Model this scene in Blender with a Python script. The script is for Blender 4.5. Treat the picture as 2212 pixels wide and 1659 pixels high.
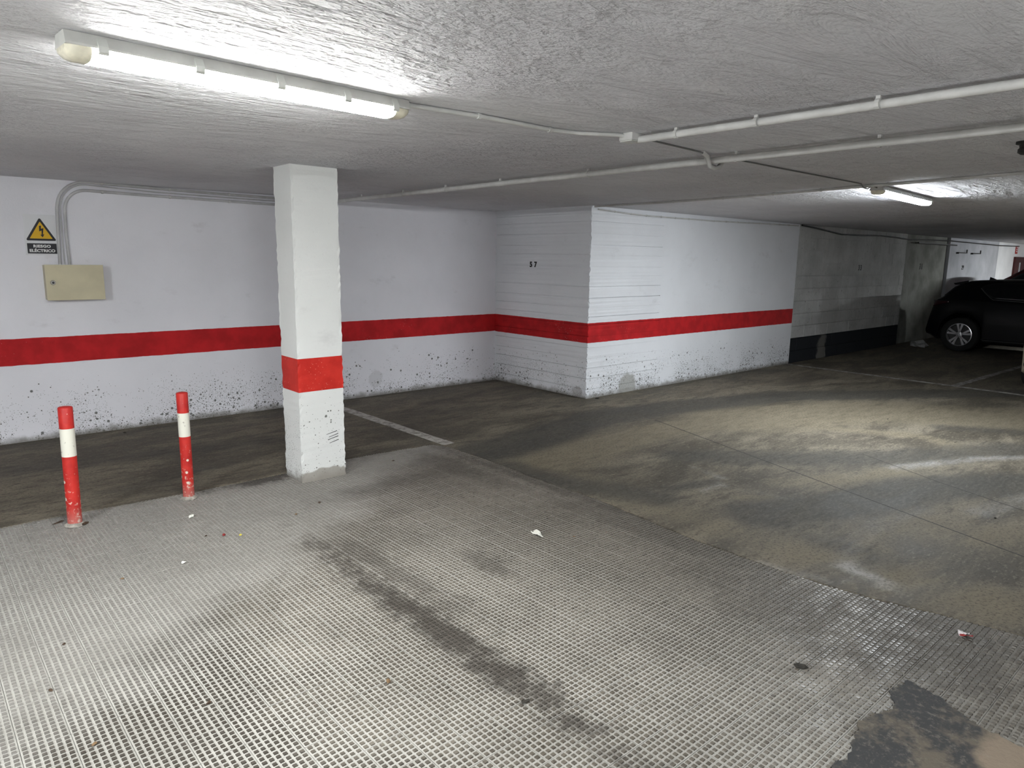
import bpy, bmesh, math, random
from mathutils import Vector, Matrix
from mathutils.geometry import delaunay_2d_cdt, interpolate_bezier

random.seed(7)
scn = bpy.context.scene
col = scn.collection
for o in list(bpy.data.objects):
    bpy.data.objects.remove(o)

# ------------------------------------------------------------------ camera
CAM_R = ((0.750368, -0.660866, 0.014283), (-0.105492, -0.141054, -0.984365), (0.652548, 0.737129, -0.175558))
FPX, PW, PH = 1514.18, 2212, 1659
EYE = Vector((0, 0, 1.6))
cam = bpy.data.cameras.new('camera')
cam.sensor_width = 36
cam.lens = FPX / PW * 36
cam.clip_start = 0.05
cam.clip_end = 200
cam_o = bpy.data.objects.new('camera', cam)
col.objects.link(cam_o)
r, d, f = [Vector(v).normalized() for v in CAM_R]
m = Matrix(((r.x, -d.x, -f.x, EYE.x), (r.y, -d.y, -f.y, EYE.y), (r.z, -d.z, -f.z, EYE.z), (0, 0, 0, 1)))
cam_o.matrix_world = m
scn.camera = cam_o
# ------------------------------------------------------------------ world and exposure
w = bpy.data.worlds.new('world')
scn.world = w
w.use_nodes = True
w.node_tree.nodes['Background'].inputs[0].default_value = (0.6, 0.65, 0.7, 1)
w.node_tree.nodes['Background'].inputs[1].default_value = 0.0
scn.view_settings.view_transform = 'Standard'
scn.view_settings.look = 'None'
scn.view_settings.gamma = 1
scn.view_settings.use_curve_mapping = False
scn.view_settings.exposure = 0.74
LAMP_A = 128.0      # the strip light over the ramp
LAMP_B = 175.0      # the strip light in the far bay
LAMP_C = 590.0      # unseen strip lights outside the picture, some added to brighten the walls

scn.cycles.max_bounces = 10
scn.cycles.diffuse_bounces = 5
scn.cycles.use_light_tree = False
scn.cycles.glossy_bounces = 3
# ------------------------------------------------------------------ helpers
class MB:
    """collects geometry for ONE mesh object"""
    def __init__(s):
        s.v, s.f, s.mi = [], [], []
    def add(s, vs, fs, mi=0):
        b = len(s.v)
        s.v += [tuple(p) for p in vs]
        s.f += [tuple(i + b for i in f) for f in fs]
        s.mi += [mi] * len(fs)
        return s
    def box(s, x0, x1, y0, y1, z0, z1, mi=0):
        vs = [(x, y, z) for z in (z0, z1) for y in (y0, y1) for x in (x0, x1)]
        return s.add(vs, [(0, 2, 3, 1), (4, 5, 7, 6), (0, 1, 5, 4), (2, 6, 7, 3), (0, 4, 6, 2), (1, 3, 7, 5)], mi)
    def bevbox(s, x0, x1, y0, y1, z0, z1, b, mi=0):
        bm = bmesh.new()
        bmesh.ops.create_cube(bm, size=1)
        for v in bm.verts:
            v.co = ((x0 + x1) / 2 + v.co.x * (x1 - x0), (y0 + y1) / 2 + v.co.y * (y1 - y0), (z0 + z1) / 2 + v.co.z * (z1 - z0))
        bmesh.ops.bevel(bm, geom=bm.edges[:], offset=b, segments=2, affect='EDGES', profile=0.7)
        bm.verts.index_update()
        s.add([v.co for v in bm.verts], [[v.index for v in f.verts] for f in bm.faces], mi)
        bm.free()
        return s
    def tube(s, pts, rad, n=8, mi=0, caps=True):
        pts = [Vector(p) for p in pts]
        rads = rad if isinstance(rad, (list, tuple)) else [rad] * len(pts)
        rings = []
        prev = None
        for i, p in enumerate(pts):
            t = ((pts[min(i + 1, len(pts) - 1)] - pts[max(i - 1, 0)])).normalized()
            if prev is None:
                a = Vector((0, 0, 1)) if abs(t.z) < 0.9 else Vector((1, 0, 0))
                u = t.cross(a).normalized()
            else:
                u = (prev - t * prev.dot(t)).normalized()
            prev = u
            w_ = t.cross(u)
            rings.append([p + (u * math.cos(k * 2 * math.pi / n) + w_ * math.sin(k * 2 * math.pi / n)) * rads[i] for k in range(n)])
        vs = [q for rg in rings for q in rg]
        fs = []
        for i in range(len(rings) - 1):
            for k in range(n):
                k2 = (k + 1) % n
                fs.append((i * n + k, i * n + k2, (i + 1) * n + k2, (i + 1) * n + k))
        if caps:
            fs.append(tuple(range(n))[::-1])
            fs.append(tuple((len(rings) - 1) * n + k for k in range(n)))
        return s.add(vs, fs, mi)
    def lathe(s, prof, n=24, axis='z', org=(0, 0, 0), mi=0):
        """prof: list of (radius, height)"""
        vs = []
        for rr, h in prof:
            for k in range(n):
                a = k * 2 * math.pi / n
                c, q = rr * math.cos(a), rr * math.sin(a)
                if axis == 'z': p = (c, q, h)
                elif axis == 'y': p = (c, h, q)
                else: p = (h, c, q)
                vs.append((p[0] + org[0], p[1] + org[1], p[2] + org[2]))
        fs = []
        for i in range(len(prof) - 1):
            for k in range(n):
                k2 = (k + 1) % n
                fs.append((i * n + k, i * n + k2, (i + 1) * n + k2, (i + 1) * n + k))
        return s.add(vs, fs, mi)
    def prism(s, poly, z0, z1, mi=0, xf=None):
        n = len(poly)
        vs = [(x, y, z0) for x, y in poly] + [(x, y, z1) for x, y in poly]
        if xf: vs = [xf(*p) for p in vs]
        fs = [tuple(range(n))[::-1], tuple(range(n, 2 * n))] + [(k, (k + 1) % n, n + (k + 1) % n, n + k) for k in range(n)]
        return s.add(vs, fs, mi)
    def grid(s, fn, nu, nv, mi=0):
        vs = [fn(i / nu, j / nv) for j in range(nv + 1) for i in range(nu + 1)]
        fs = [(j * (nu + 1) + i, j * (nu + 1) + i + 1, (j + 1) * (nu + 1) + i + 1, (j + 1) * (nu + 1) + i) for j in range(nv) for i in range(nu)]
        return s.add(vs, fs, mi)
    def mesh(s, name, mats, smooth=False, fix=True):
        me = bpy.data.meshes.new(name)
        me.from_pydata(s.v, [], s.f)
        for mt in (mats if isinstance(mats, (list, tuple)) else [mats]):
            me.materials.append(mt)
        if any(s.mi):
            me.polygons.foreach_set('material_index', s.mi)
        if fix:
            bm = bmesh.new(); bm.from_mesh(me)
            bmesh.ops.recalc_face_normals(bm, faces=bm.faces[:])
            bm.to_mesh(me); bm.free()
        if smooth:
            me.polygons.foreach_set('use_smooth', [True] * len(me.polygons))
            if smooth != 'all':
                try: me.set_sharp_from_angle(angle=math.radians(smooth if smooth is not True else 40))
                except Exception: pass
        me.update()
        return me
    def build(s, name, mats, parent=None, smooth=False, fix=True):
        o = bpy.data.objects.new(name, s.mesh(name, mats, smooth, fix))
        col.objects.link(o)
        if parent: o.parent = parent
        return o

def tag(o, label, cat, group=None):
    o['label'] = label; o['category'] = cat
    if group: o['group'] = group
    return o
def thing(name, label, cat, loc=(0, 0, 0), rz=0, group=None):
    o = bpy.data.objects.new(name, None)
    o.empty_display_size = 0.1
    col.objects.link(o)
    o.location = loc; o.rotation_euler = (0, 0, rz)
    return tag(o, label, cat, group)
def struct(o):
    o['kind'] = 'structure'
    return o
def linkcopy(src_mesh, name, parent, loc=(0, 0, 0), rot=(0, 0, 0)):
    o = bpy.data.objects.new(name, src_mesh)
    col.objects.link(o); o.parent = parent
    o.location = loc; o.rotation_euler = rot
    return o
def jit(a): return random.uniform(-a, a)
def text_mesh(body, size, mat_, name, xf, parent, bold=0.0, align='CENTER', spacing=1.0, ext=0.0008):
    cu = bpy.data.curves.new(name, 'FONT')
    cu.body = body; cu.size = size; cu.align_x = align; cu.align_y = 'CENTER'
    cu.offset = bold; cu.extrude = ext; cu.space_character = spacing; cu.resolution_u = 3
    to = bpy.data.objects.new(name, cu); col.objects.link(to)
    dg = bpy.context.evaluated_depsgraph_get()
    me = bpy.data.meshes.new_from_object(to.evaluated_get(dg))
    bpy.data.objects.remove(to); bpy.data.curves.remove(cu)
    me.name = name
    me.materials.clear(); me.materials.append(mat_)
    o = bpy.data.objects.new(name, me); col.objects.link(o)
    o.matrix_world = xf
    if parent:
        o.parent = parent
        o.matrix_parent_inverse = Matrix.Identity(4)
        o.matrix_basis = parent.matrix_basis.inverted() @ xf
    return o

# ------------------------------------------------------------------ material helpers
class NT:
    def __init__(s, name, rough=0.7, spec=0.3, metal=0.0):
        s.m = bpy.data.materials.new(name); s.m.use_nodes = True
        s.t = s.m.node_tree; s.b = s.t.nodes['Principled BSDF']
        s.b.inputs['Roughness'].default_value = rough
        s.b.inputs['Specular IOR Level'].default_value = spec
        s.b.inputs['Metallic'].default_value = metal
        s._p = None
    def n(s, typ, **kw):
        nd = s.t.nodes.new(typ)
        for k, v in kw.items():
            if k.startswith('_'): s.set(nd, k[1:], v)
            else: setattr(nd, k, v)
        return nd
    def set(s, nd, key, v):
        key = int(key) if key.isdigit() else key.replace('__', ' ')
        sk = nd.inputs[key]
        if isinstance(v, bpy.types.NodeSocket): s.t.links.new(v, sk)
        else: sk.default_value = v
    @property
    def pos(s):
        if s._p is None: s._p = s.n('ShaderNodeNewGeometry').outputs['Position']
        return s._p
    def xyz(s):
        sp = s.n('ShaderNodeSeparateXYZ', _0=s.pos)
        return sp.outputs
    def objpos(s): return s.n('ShaderNodeTexCoord').outputs['Object']
    def scale(s, vec, sc, off=(0, 0, 0)):
        return s.n('ShaderNodeMapping', _Vector=vec, _Scale=sc, _Location=off).outputs[0]
    def noise(s, scale, detail=4, rough=0.55, vec=None, dist=0.0):
        return s.n('ShaderNodeTexNoise', _Vector=vec if vec is not None else s.pos, _Scale=scale, _Detail=detail, _Roughness=rough, _Distortion=dist).outputs['Fac']
    def voro(s, scale, vec=None, feature='F1'):
        return s.n('ShaderNodeTexVoronoi', feature=feature, _Vector=vec if vec is not None else s.pos, _Scale=scale).outputs
    def ma(s, op, a, b=0.0, clamp=False):
        nd = s.n('ShaderNodeMath', operation=op, use_clamp=clamp); s.set(nd, '0', a); s.set(nd, '1', b)
        return nd.outputs[0]
    def mr(s, v, a, b, c=0.0, d_=1.0, smooth=True):
        nd = s.n('ShaderNodeMapRange', interpolation_type='SMOOTHSTEP' if smooth else 'LINEAR')
        s.set(nd, '0', v); s.set(nd, '1', a); s.set(nd, '2', b); s.set(nd, '3', c); s.set(nd, '4', d_)
        return nd.outputs[0]
    def mix(s, fac, a, b, blend='MIX'):
        nd = s.n('ShaderNodeMix', data_type='RGBA', blend_type=blend)
        s.set(nd, '0', fac)
        for k, v in ((6, a), (7, b)):
            if isinstance(v, (tuple, list)) and len(v) == 3: v = (*v, 1)
            s.set(nd, str(k), v)
        return nd.outputs[2]
    def col(s, c):
        if isinstance(c, (tuple, list)) and len(c) == 3: c = (*c, 1)
        s.set(s.b, 'Base__Color', c); return s
    def rough(s, v): s.set(s.b, 'Roughness', v); return s
    def bump(s, h, strength=0.3, dist=0.01):
        nd = s.n('ShaderNodeBump', _Strength=strength, _Distance=dist, _Height=h)
        s.t.links.new(nd.outputs[0], s.b.inputs['Normal']); return s
    def blob(s, cx, cy, cz, rx, ry, rz, soft=0.3, nz=None):
        """1 inside an ellipsoid, 0 outside, edge broken up by nz"""
        v = s.n('ShaderNodeVectorMath', operation='SUBTRACT'); s.set(v, '0', s.pos); s.set(v, '1', (cx, cy, cz))
        q = s.n('ShaderNodeVectorMath', operation='DIVIDE'); s.set(q, '0', v.outputs[0]); s.set(q, '1', (rx, ry, rz))
        L = s.n('ShaderNodeVectorMath', operation='LENGTH'); s.set(L, '0', q.outputs[0])
        dd = L.outputs['Value']
        if nz is not None: dd = s.ma('ADD', dd, nz)
        return s.mr(dd, 1 + soft, 1 - soft)

def plain(name, c, rough=0.6, spec=0.4, metal=0.0, var=0.0, scale=20, bump=0.0):
    t = NT(name, rough, spec, metal)
    if var:
        nz = t.noise(scale, 4)
        t.col(t.mix(t.mr(nz, 0.3, 0.7), tuple(x * (1 - var) for x in c), tuple(min(1, x * (1 + var)) for x in c)))
        if bump: t.bump(nz, bump, 0.004)
    else:
        t.col(c)
    return t.m
def emit(name, c, strength):
    t = NT(name, 0.5)
    e = t.n('ShaderNodeEmission', _Color=(*c, 1), _Strength=strength)
    t.t.links.new(e.outputs[0], t.t.nodes['Material Output'].inputs[0])
    return t.m

def wall_mat(name, white, red, s0, s1, spots=1.0, patch=None, dark=None, lo=0.55):
    """white wash with a red band between heights s0 and s1, mould specks and grime near the floor"""
    t = NT(name, 0.75, 0.25)
    z = t.xyz()[2]
    big = t.noise(1.3, 5)
    base = t.mix(t.mr(big, 0.3, 0.7), tuple(c * 0.93 for c in white), white)
    fine = t.noise(60, 3)
    base = t.mix(t.mr(fine, 0.62, 0.75, 0, 0.12), base, (0.35, 0.35, 0.36))
    sm = t.noise(3.0, 4, 0.65, vec=t.scale(t.pos, (1, 1, 1.8)))
    base = t.mix(t.mr(sm, 0.6, 0.8, 0, 0.3), base, (0.42, 0.41, 0.42))
    # red band with a slightly uneven painted edge
    zz = t.ma('ADD', z, t.ma('MULTIPLY', t.ma('SUBTRACT', t.noise(14, 2), 0.5), 0.008))
    band = t.ma('MULTIPLY', t.mr(zz, s0 - 0.002, s0 + 0.002), t.mr(zz, s1 + 0.002, s1 - 0.002))
    rd = t.mix(t.mr(t.noise(7, 5), 0.3, 0.7), tuple(c * 0.7 for c in red), red)
    vd = t.voro(42)
    fl = t.ma('MULTIPLY', t.mr(vd[0], 0.13, 0.07), t.mr(t.noise(2.3, 2), 0.52, 0.62))
    rd = t.mix(t.ma('MULTIPLY', fl, 0.75), rd, (0.75, 0.6, 0.55))
    c = t.mix(band, base, rd)
    # mould specks: denser towards the floor
    pz = t.mr(z, lo, 0.0, smooth=False)
    prob = t.ma('MULTIPLY', t.ma('MULTIPLY', pz, pz), spots)
    cl = t.mr(t.noise(2.2, 3), 0.34, 0.66)
    prob = t.ma('MULTIPLY', prob, cl)
    tot = None
    for sc, k in ((48, 0.55), (110, 0.75), (22, 0.30)):
        v = t.voro(sc)
        cr = t.n('ShaderNodeSeparateColor', _0=v['Color']).outputs[0]
        sel = t.ma('GREATER_THAN', t.ma('MULTIPLY', prob, k), cr)
        sp = t.ma('MULTIPLY', sel, t.mr(v[0], 0.34, 0.2))
        tot = sp if tot is None else t.ma('MAXIMUM', tot, sp)
    c = t.mix(t.ma('MULTIPLY', tot, 0.85), c, (0.05, 0.05, 0.04))
    gz = t.ma('ADD', z, t.ma('MULTIPLY', t.ma('SUBTRACT', t.noise(9, 4), 0.5), 0.12))
    c = t.mix(t.mr(gz, 0.08, 0.0, 0, 0.85), c, (0.16, 0.15, 0.13))
    if patch:
        nz = t.ma('MULTIPLY', t.ma('SUBTRACT', t.noise(12, 3), 0.5), 0.9)
        for p in patch:
            c = t.mix(t.ma('MULTIPLY', t.blob(*p[:6], soft=0.12, nz=nz), p[6]), c, p[7])
    t.col(c)
    h = t.ma('ADD', t.ma('MULTIPLY', t.noise(5, 4, 0.6), 0.7), t.ma('MULTIPLY', t.noise(90, 2), 0.12))
    t.bump(h, 0.35, 0.012)
    return t.m

# ------------------------------------------------------------------ materials
M = {}
WHITE, RED = (0.81, 0.81, 0.865), (0.54, 0.016, 0.02)
M['wall'] = wall_mat('white_wall', WHITE, RED, 0.66, 0.885, 3.2,
                     patch=[(3.96 + 0.2, 7.1, 0.2, 0.09, 0.3, 0.1, 0.25, (0.3, 0.3, 0.3))])
M['block'] = wall_mat('white_block_wall', (0.80, 0.82, 0.86), RED, 0.655, 0.885, 4.2,
                      patch=[(6.72, 5.44, 0.1, 0.16, 0.3, 0.13, 0.8, (0.33, 0.33, 0.31)), (6.1, 5.6, 0.06, 0.3, 0.1, 0.07, 0.5, (0.3, 0.29, 0.28))])
M['pillar'] = wall_mat('white_pillar_paint', (0.74, 0.755, 0.75), (0.5, 0.02, 0.015), 5, 5.1, 1.4, lo=0.7,
                       patch=[(2.25, 4.59, 0.02, 0.22, 0.1, 0.06, 0.85, (0.3, 0.28, 0.25))])
M['back'] = wall_mat('white_rear_wall', (0.7, 0.7, 0.72), RED, 0.66, 0.885, 0.4)

t = NT('pillar_red', 0.55, 0.35)
vd = t.voro(60)
c = t.mix(t.mr(t.noise(9, 4), 0.3, 0.7), (0.48, 0.018, 0.012), (0.60, 0.03, 0.02))
c = t.mix(t.ma('MULTIPLY', t.mr(vd[0], 0.16, 0.08), t.mr(t.noise(7, 2), 0.5, 0.62)), c, (0.75, 0.45, 0.35))
t.col(c).bump(t.noise(60, 3), 0.2, 0.003)
M['pillar_red'] = t.m

t = NT('grey_block_wall', 0.85, 0.2)
z = t.xyz()[2]
c = t.mix(t.mr(t.noise(1.6, 6, 0.65), 0.3, 0.7), (0.42, 0.428, 0.42), (0.60, 0.607, 0.60))
nz = t.ma('MULTIPLY', t.ma('SUBTRACT', t.noise(7, 5), 0.5), 1.4)
c = t.mix(t.ma('MULTIPLY', t.blob(12.05, 5.44, 0.75, 0.35, 0.5, 0.4, 0.2, nz), 0.8), c, (0.42, 0.42, 0.41))
pit = t.mr(t.noise(26, 4), 0.62, 0.72)
c = t.mix(t.ma('MULTIPLY', pit, 0.5), c, (0.08, 0.08, 0.08))
sk = t.mr(z, 0.415, 0.405)
dk = t.mix(t.ma('MULTIPLY', t.blob(11.9, 5.44, 0.15, 0.16, 0.5, 0.3, 0.2, nz), 0.9), (0.022, 0.025, 0.03), (0.17, 0.165, 0.155))
c = t.mix(sk, c, dk)
t.col(c).bump(t.noise(22, 3), 0.2, 0.006)
M['grey'] = t.m

t = NT('ceiling_plaster', 0.62, 0.35)
st = t.scale(t.pos, (0.55, 2.6, 1))
n1 = t.noise(2.2, 5, 0.62, vec=st, dist=0.8)
n2 = t.noise(11, 4, 0.65, vec=t.scale(t.pos, (0.8, 1.6, 1)))
n3 = t.noise(55, 2)
mask = t.mr(t.noise(0.7, 3), 0.35, 0.65)
h = t.ma('ADD', t.ma('MULTIPLY', n1, 1.0), t.ma('MULTIPLY', n2, t.ma('ADD', t.ma('MULTIPLY', mask, 0.7), 0.15)))
h = t.ma('ADD', h, t.ma('MULTIPLY', n3, t.ma('ADD', t.ma('MULTIPLY', mask, 0.13), 0.03)))
c = t.mix(t.mr(t.noise(0.5, 4), 0.35, 0.65), (0.63, 0.63, 0.67), (0.74, 0.74, 0.77))
c = t.mix(t.mr(n1, 0.62, 0.75, 0, 0.3), c, (0.84, 0.84, 0.85))
t.col(c).bump(h, 1.0, 0.07)
M['ceiling'] = t.m

t = NT('concrete_floor', 0.7, 0.22)
at = t.n('ShaderNodeAttribute', attribute_name='stain')
sc_ = t.n('ShaderNodeSeparateColor', _0=at.outputs['Color']).outputs
sx = t.scale(t.pos, (0.55, 1.6, 1))
nA = t.noise(1.7, 5, 0.65, vec=sx, dist=0.6)
nB = t.noise(7, 5, 0.7, vec=t.scale(t.pos, (0.7, 2.2, 1)))
nC = t.noise(55, 2, 0.7)
nD = t.noise(24, 4, 0.75, vec=t.scale(t.pos, (0.6, 1.8, 1)))
brk = t.ma('MULTIPLY', t.ma('SUBTRACT', t.ma('ADD', t.ma('MULTIPLY', nA, 0.4), t.ma('ADD', t.ma('MULTIPLY', nB, 0.4), t.ma('MULTIPLY', nD, 0.2))), 0.5), 4.2)
def msk(i, lo, hi): return t.mr(t.ma('ADD', sc_[i], t.ma('MULTIPLY', brk, t.ma('ADD', t.ma('MULTIPLY', sc_[i], 0.6), 0.12))), lo, hi)
c = t.mix(t.mr(nA, 0.36, 0.64), (0.085, 0.078, 0.066), (0.205, 0.188, 0.157))
c = t.mix(t.mr(nB, 0.47, 0.66, 0, 0.6), c, (0.058, 0.053, 0.045))
c = t.mix(t.mr(nD, 0.52, 0.68, 0, 0.55), c, (0.27, 0.25, 0.21))
c = t.mix(t.ma('MULTIPLY', msk(0, 0.2, 0.75), 0.8), c, t.mix(t.mr(nB, 0.3, 0.7), (0.15, 0.133, 0.10), (0.235, 0.213, 0.168)))
c = t.mix(t.ma('MULTIPLY', msk(1, 0.22, 0.72), 0.75), c, t.mix(t.mr(nD, 0.35, 0.7), (0.045, 0.046, 0.046), (0.085, 0.086, 0.084)))
c = t.mix(t.ma('MULTIPLY', msk(2, 0.12, 1.0), 0.6), c, (0.46, 0.47, 0.5))
c = t.mix(t.mr(nC, 0.46, 0.7, 0, 0.55), c, (0.03, 0.027, 0.023))
c = t.mix(1.0, c, (0.90, 0.865, 0.79), 'MULTIPLY')
t.col(c)
t.rough(t.mr(nA, 0.3, 0.7, 0.62, 0.82))
t.bump(t.ma('ADD', t.ma('MULTIPLY', nB, 0.6), t.ma('MULTIPLY', nC, 0.3)), 0.25, 0.006)
M['floor'] = t.m

def ramp_mat(name, top):
    t = NT(name, 0.6, 0.4)
    nz = t.noise(9, 4, 0.7)
    nl = t.noise(1.6, 5, 0.6)
    nf = t.noise(200, 1)
    ob = t.n('ShaderNodeObjectInfo').outputs['Random']
    if top:
        c = t.mix(t.mr(nl, 0.35, 0.65), (0.095, 0.083, 0.067), (0.15, 0.133, 0.11))
        xm = t.mr(t.ma('ADD', t.xyz()[0], t.ma('MULTIPLY', t.ma('SUBTRACT', t.noise(2.4, 2), 0.5), 1.4)), 1.25, 0.8)
        c = t.mix(xm, c, (0.05, 0.043, 0.035))
        c = t.mix(t.mr(t.noise(34, 3), 0.5, 0.7, 0, 0.75), c, (0.045, 0.038, 0.03))
        # dust trodden flat over the tops along the ramp's far edge
        y = t.xyz()[1]; x = t.xyz()[0]
        dust = t.mr(t.ma('ADD', t.ma('ADD', t.ma('MULTIPLY', x, -0.62), t.ma('MULTIPLY', y, 0.9)), t.ma('MULTIPLY', nl, 1.1)), 2.45, 3.0)
        c = t.mix(t.ma('MULTIPLY', dust, 0.72), c, (0.25, 0.24, 0.225))
    else:
        c = t.mix(t.mr(nl, 0.35, 0.65), (0.29, 0.282, 0.26), (0.37, 0.362, 0.337))
        c = t.mix(t.mr(nz, 0.55, 0.8, 0, 0.6), c, (0.17, 0.157, 0.137))
        xr = t.mr(t.ma('ADD', t.xyz()[0], t.ma('MULTIPLY', t.ma('SUBTRACT', nl, 0.5), 2.0)), 2.2, 3.1, 0, 0.6)
        c = t.mix(xr, c, (0.17, 0.155, 0.13))
    c = t.mix(t.mr(nf, 0.55, 0.8, 0, 0.4), c, (0.12, 0.11, 0.1))
    # rubber and oil: the wheel track down the middle and smudges elsewhere
    q = t.ma('MULTIPLY', t.ma('SUBTRACT', t.ma('ADD', t.ma('MULTIPLY', t.noise(5.5, 3, 0.8), 0.6), t.ma('MULTIPLY', t.noise(26, 3, 0.7), 0.4)), 0.5), 4.5)
    tot = None
    for (cx, cy, rx, ry, a) in ((1.66, 2.3, 0.085, 1.0, 0.95), (1.80, 2.95, 0.09, 0.55, 0.5), (3.15, 4.25, 0.16, 0.4, 0.5), (2.75, 4.2, 0.6, 0.1, 0.4),
                                (1.9, 4.86, 0.35, 0.1, 0.9), (2.25, 2.7, 0.08, 0.16, 0.5), (3.1, 1.35, 0.3, 0.6, 0.5), (3.3, 2.2, 0.13, 1.2, 0.4), (3.25, 0.9, 0.5, 0.4, 0.65),
                                (1.1, 5.0, 2.4, 0.1, 0.5), (3.42, 3.4, 0.07, 1.5, 0.6)):
        bl = t.ma('MULTIPLY', t.blob(cx, cy, 0, rx, ry, 1, 0.75, q), a)
        tot = bl if tot is None else t.ma('MAXIMUM', tot, bl)
    c = t.mix(tot, c, (0.06, 0.052, 0.045) if not top else (0.045, 0.04, 0.034))
    t.col(c)
    t.rough(t.mr(nz, 0.3, 0.7, 0.35 if top else 0.6, 0.6 if top else 0.85))
    t.bump(t.ma('ADD', t.ma('MULTIPLY', nf, 0.4), t.ma('MULTIPLY', t.noise(70, 2), 0.6)), 0.3, 0.002)
    return t.m
M['tile'] = ramp_mat('paving_tile_ground', False)
M['stud'] = ramp_mat('paving_tile_stud', True)
M['mortar'] = plain('mortar', (0.30, 0.28, 0.25), 0.9, 0.2, var=0.35, scale=30, bump=0.4)

t = NT('repair_concrete', 0.75, 0.3)
na = t.noise(3.5, 5, 0.75)
c = t.mix(t.mr(na, 0.44, 0.58), (0.045, 0.046, 0.048), (0.13, 0.112, 0.088))
c = t.mix(t.mr(t.noise(30, 4, 0.8), 0.5, 0.7, 0, 0.6), c, (0.2, 0.18, 0.15))
nz = t.ma('MULTIPLY', t.ma('SUBTRACT', t.noise(6, 5), 0.5), 1.2)
c = t.mix(t.blob(2.62, 0.33, 0, 0.2, 0.2, 1, 0.15, nz), c, (0.25, 0.2, 0.15))
c = t.mix(t.mr(t.noise(9, 5, 0.7, vec=t.scale(t.pos, (2.4, 0.7, 1))), 0.6, 0.75, 0, 0.5), c, (0.3, 0.28, 0.24))
t.col(c).bump(t.noise(28, 6, 0.7), 0.7, 0.008)
M['repair'] = t.m

t = NT('line_paint', 0.7, 0.3)
c = t.mix(t.mr(t.noise(14, 6, 0.7), 0.42, 0.66), (0.42, 0.40, 0.37), (0.15, 0.14, 0.12))
t.col(c); M['line'] = t.m
t = NT('faint_line_paint', 0.7, 0.3)
c = t.mix(t.mr(t.noise(9, 6, 0.7), 0.38, 0.6), (0.33, 0.32, 0.30), (0.12, 0.11, 0.10))
t.col(c); M['line2'] = t.m
M['joint'] = plain('joint_filler', (0.035, 0.033, 0.03), 0.8)

M['housing'] = plain('lamp_housing_plastic', (0.50, 0.50, 0.48), 0.5, 0.4, var=0.08, scale=12)
M['clip'] = plain('lamp_clip_plastic', (0.55, 0.56, 0.53), 0.45, 0.4)
M['lens_end'] = plain('aged_clear_plastic', (0.78, 0.74, 0.60), 0.25, 0.5, var=0.1, scale=30)
M['emitA'] = [emit('lamp_diffuser_lit', (1.0, 1.0, 0.96), LAMP_A), emit('lamp_diffuser_lit_rim', (1.0, 1.0, 0.96), LAMP_A * 0.25), emit('lamp_diffuser_lit_shoulder', (1.0, 1.0, 0.96), LAMP_A * 0.6)]   # prismatic cover: strongest straight down
M['emitB'] = [emit('lamp_diffuser_lit_cool', (0.92, 0.97, 1.0), LAMP_B), emit('lamp_diffuser_lit_cool_rim', (0.92, 0.97, 1.0), LAMP_B * 0.25), emit('lamp_diffuser_lit_cool_shoulder', (0.92, 0.97, 1.0), LAMP_B * 0.6)]   # prismatic cover: strongest straight down
M['emitC'] = [emit('lamp_diffuser_lit_far', (0.96, 1.0, 1.0), LAMP_C), emit('lamp_diffuser_lit_far_rim', (0.96, 1.0, 1.0), LAMP_C * 0.25), emit('lamp_diffuser_lit_far_shoulder', (0.96, 1.0, 1.0), LAMP_C * 0.6)]   # prismatic cover: strongest straight down
M['pipe'] = plain('painted_conduit', (0.56, 0.56, 0.55), 0.5, 0.4, var=0.1, scale=9)
M['pipe_wall'] = plain('grey_conduit', (0.50, 0.50, 0.51), 0.5, 0.4, var=0.12, scale=9)
M['cable'] = plain('dark_cable', (0.17, 0.17, 0.17), 0.6)
M['black_cable'] = plain('black_cable_sheath', (0.012, 0.012, 0.013), 0.5)
M['cream'] = plain('cream_box_paint', (0.58, 0.53, 0.37), 0.5, 0.4, var=0.06, scale=6)
M['cream_dark'] = plain('cream_box_side', (0.50, 0.46, 0.33), 0.55, 0.4)
M['yellow'] = plain('sign_yellow', (0.72, 0.42, 0.005), 0.5)
M['black'] = plain('sign_black', (0.010, 0.010, 0.016), 0.5)
M['signplate'] = plain('sign_plate', (0.66, 0.67, 0.70), 0.35, 0.5)
M['signwhite'] = plain('sign_letter_white', (0.8, 0.8, 0.8), 0.5)
M['number'] = plain('number_paint', (0.012, 0.012, 0.012), 0.6)
M['numgrey'] = plain('number_paint_faded', (0.05, 0.05, 0.05), 0.7)
M['chrome'] = plain('metal_lock', (0.5, 0.5, 0.5), 0.3, 0.5, 0.9)
M['scuff'] = plain('rubber_scuff', (0.04, 0.04, 0.04), 0.7)

def worn_red():
    t = NT('bollard_red_paint', 0.5, 0.4)
    z = t.xyz()[2]
    n = t.noise(45, 5, 0.7)
    amt = t.mr(z, 0.45, 0.0, 0.0, 0.14, smooth=False)
    c = t.mix(t.mr(t.noise(12, 4), 0.3, 0.7), (0.40, 0.014, 0.012), (0.55, 0.03, 0.022))
    c = t.mix(t.mr(t.ma('ADD', n, amt), 0.66, 0.74), c, (0.60, 0.42, 0.36))
    v = t.voro(26)
    sel = t.ma('LESS_THAN', t.n('ShaderNodeSeparateColor', _0=v['Color']).outputs[1], t.mr(z, 0.5, 0.05, 0.0, 0.35))
    c = t.mix(t.ma('MULTIPLY', sel, t.mr(v[0], 0.30, 0.22)), c, (0.66, 0.58, 0.50))
    c = t.mix(t.mr(z, 0.14, 0.0, 0, 0.55), c, (0.42, 0.2, 0.17))
    t.col(c).bump(n, 0.25, 0.003)
    return t.m
M['bollard_red'] = worn_red()
t = NT('bollard_white_paint', 0.5, 0.4)
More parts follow.
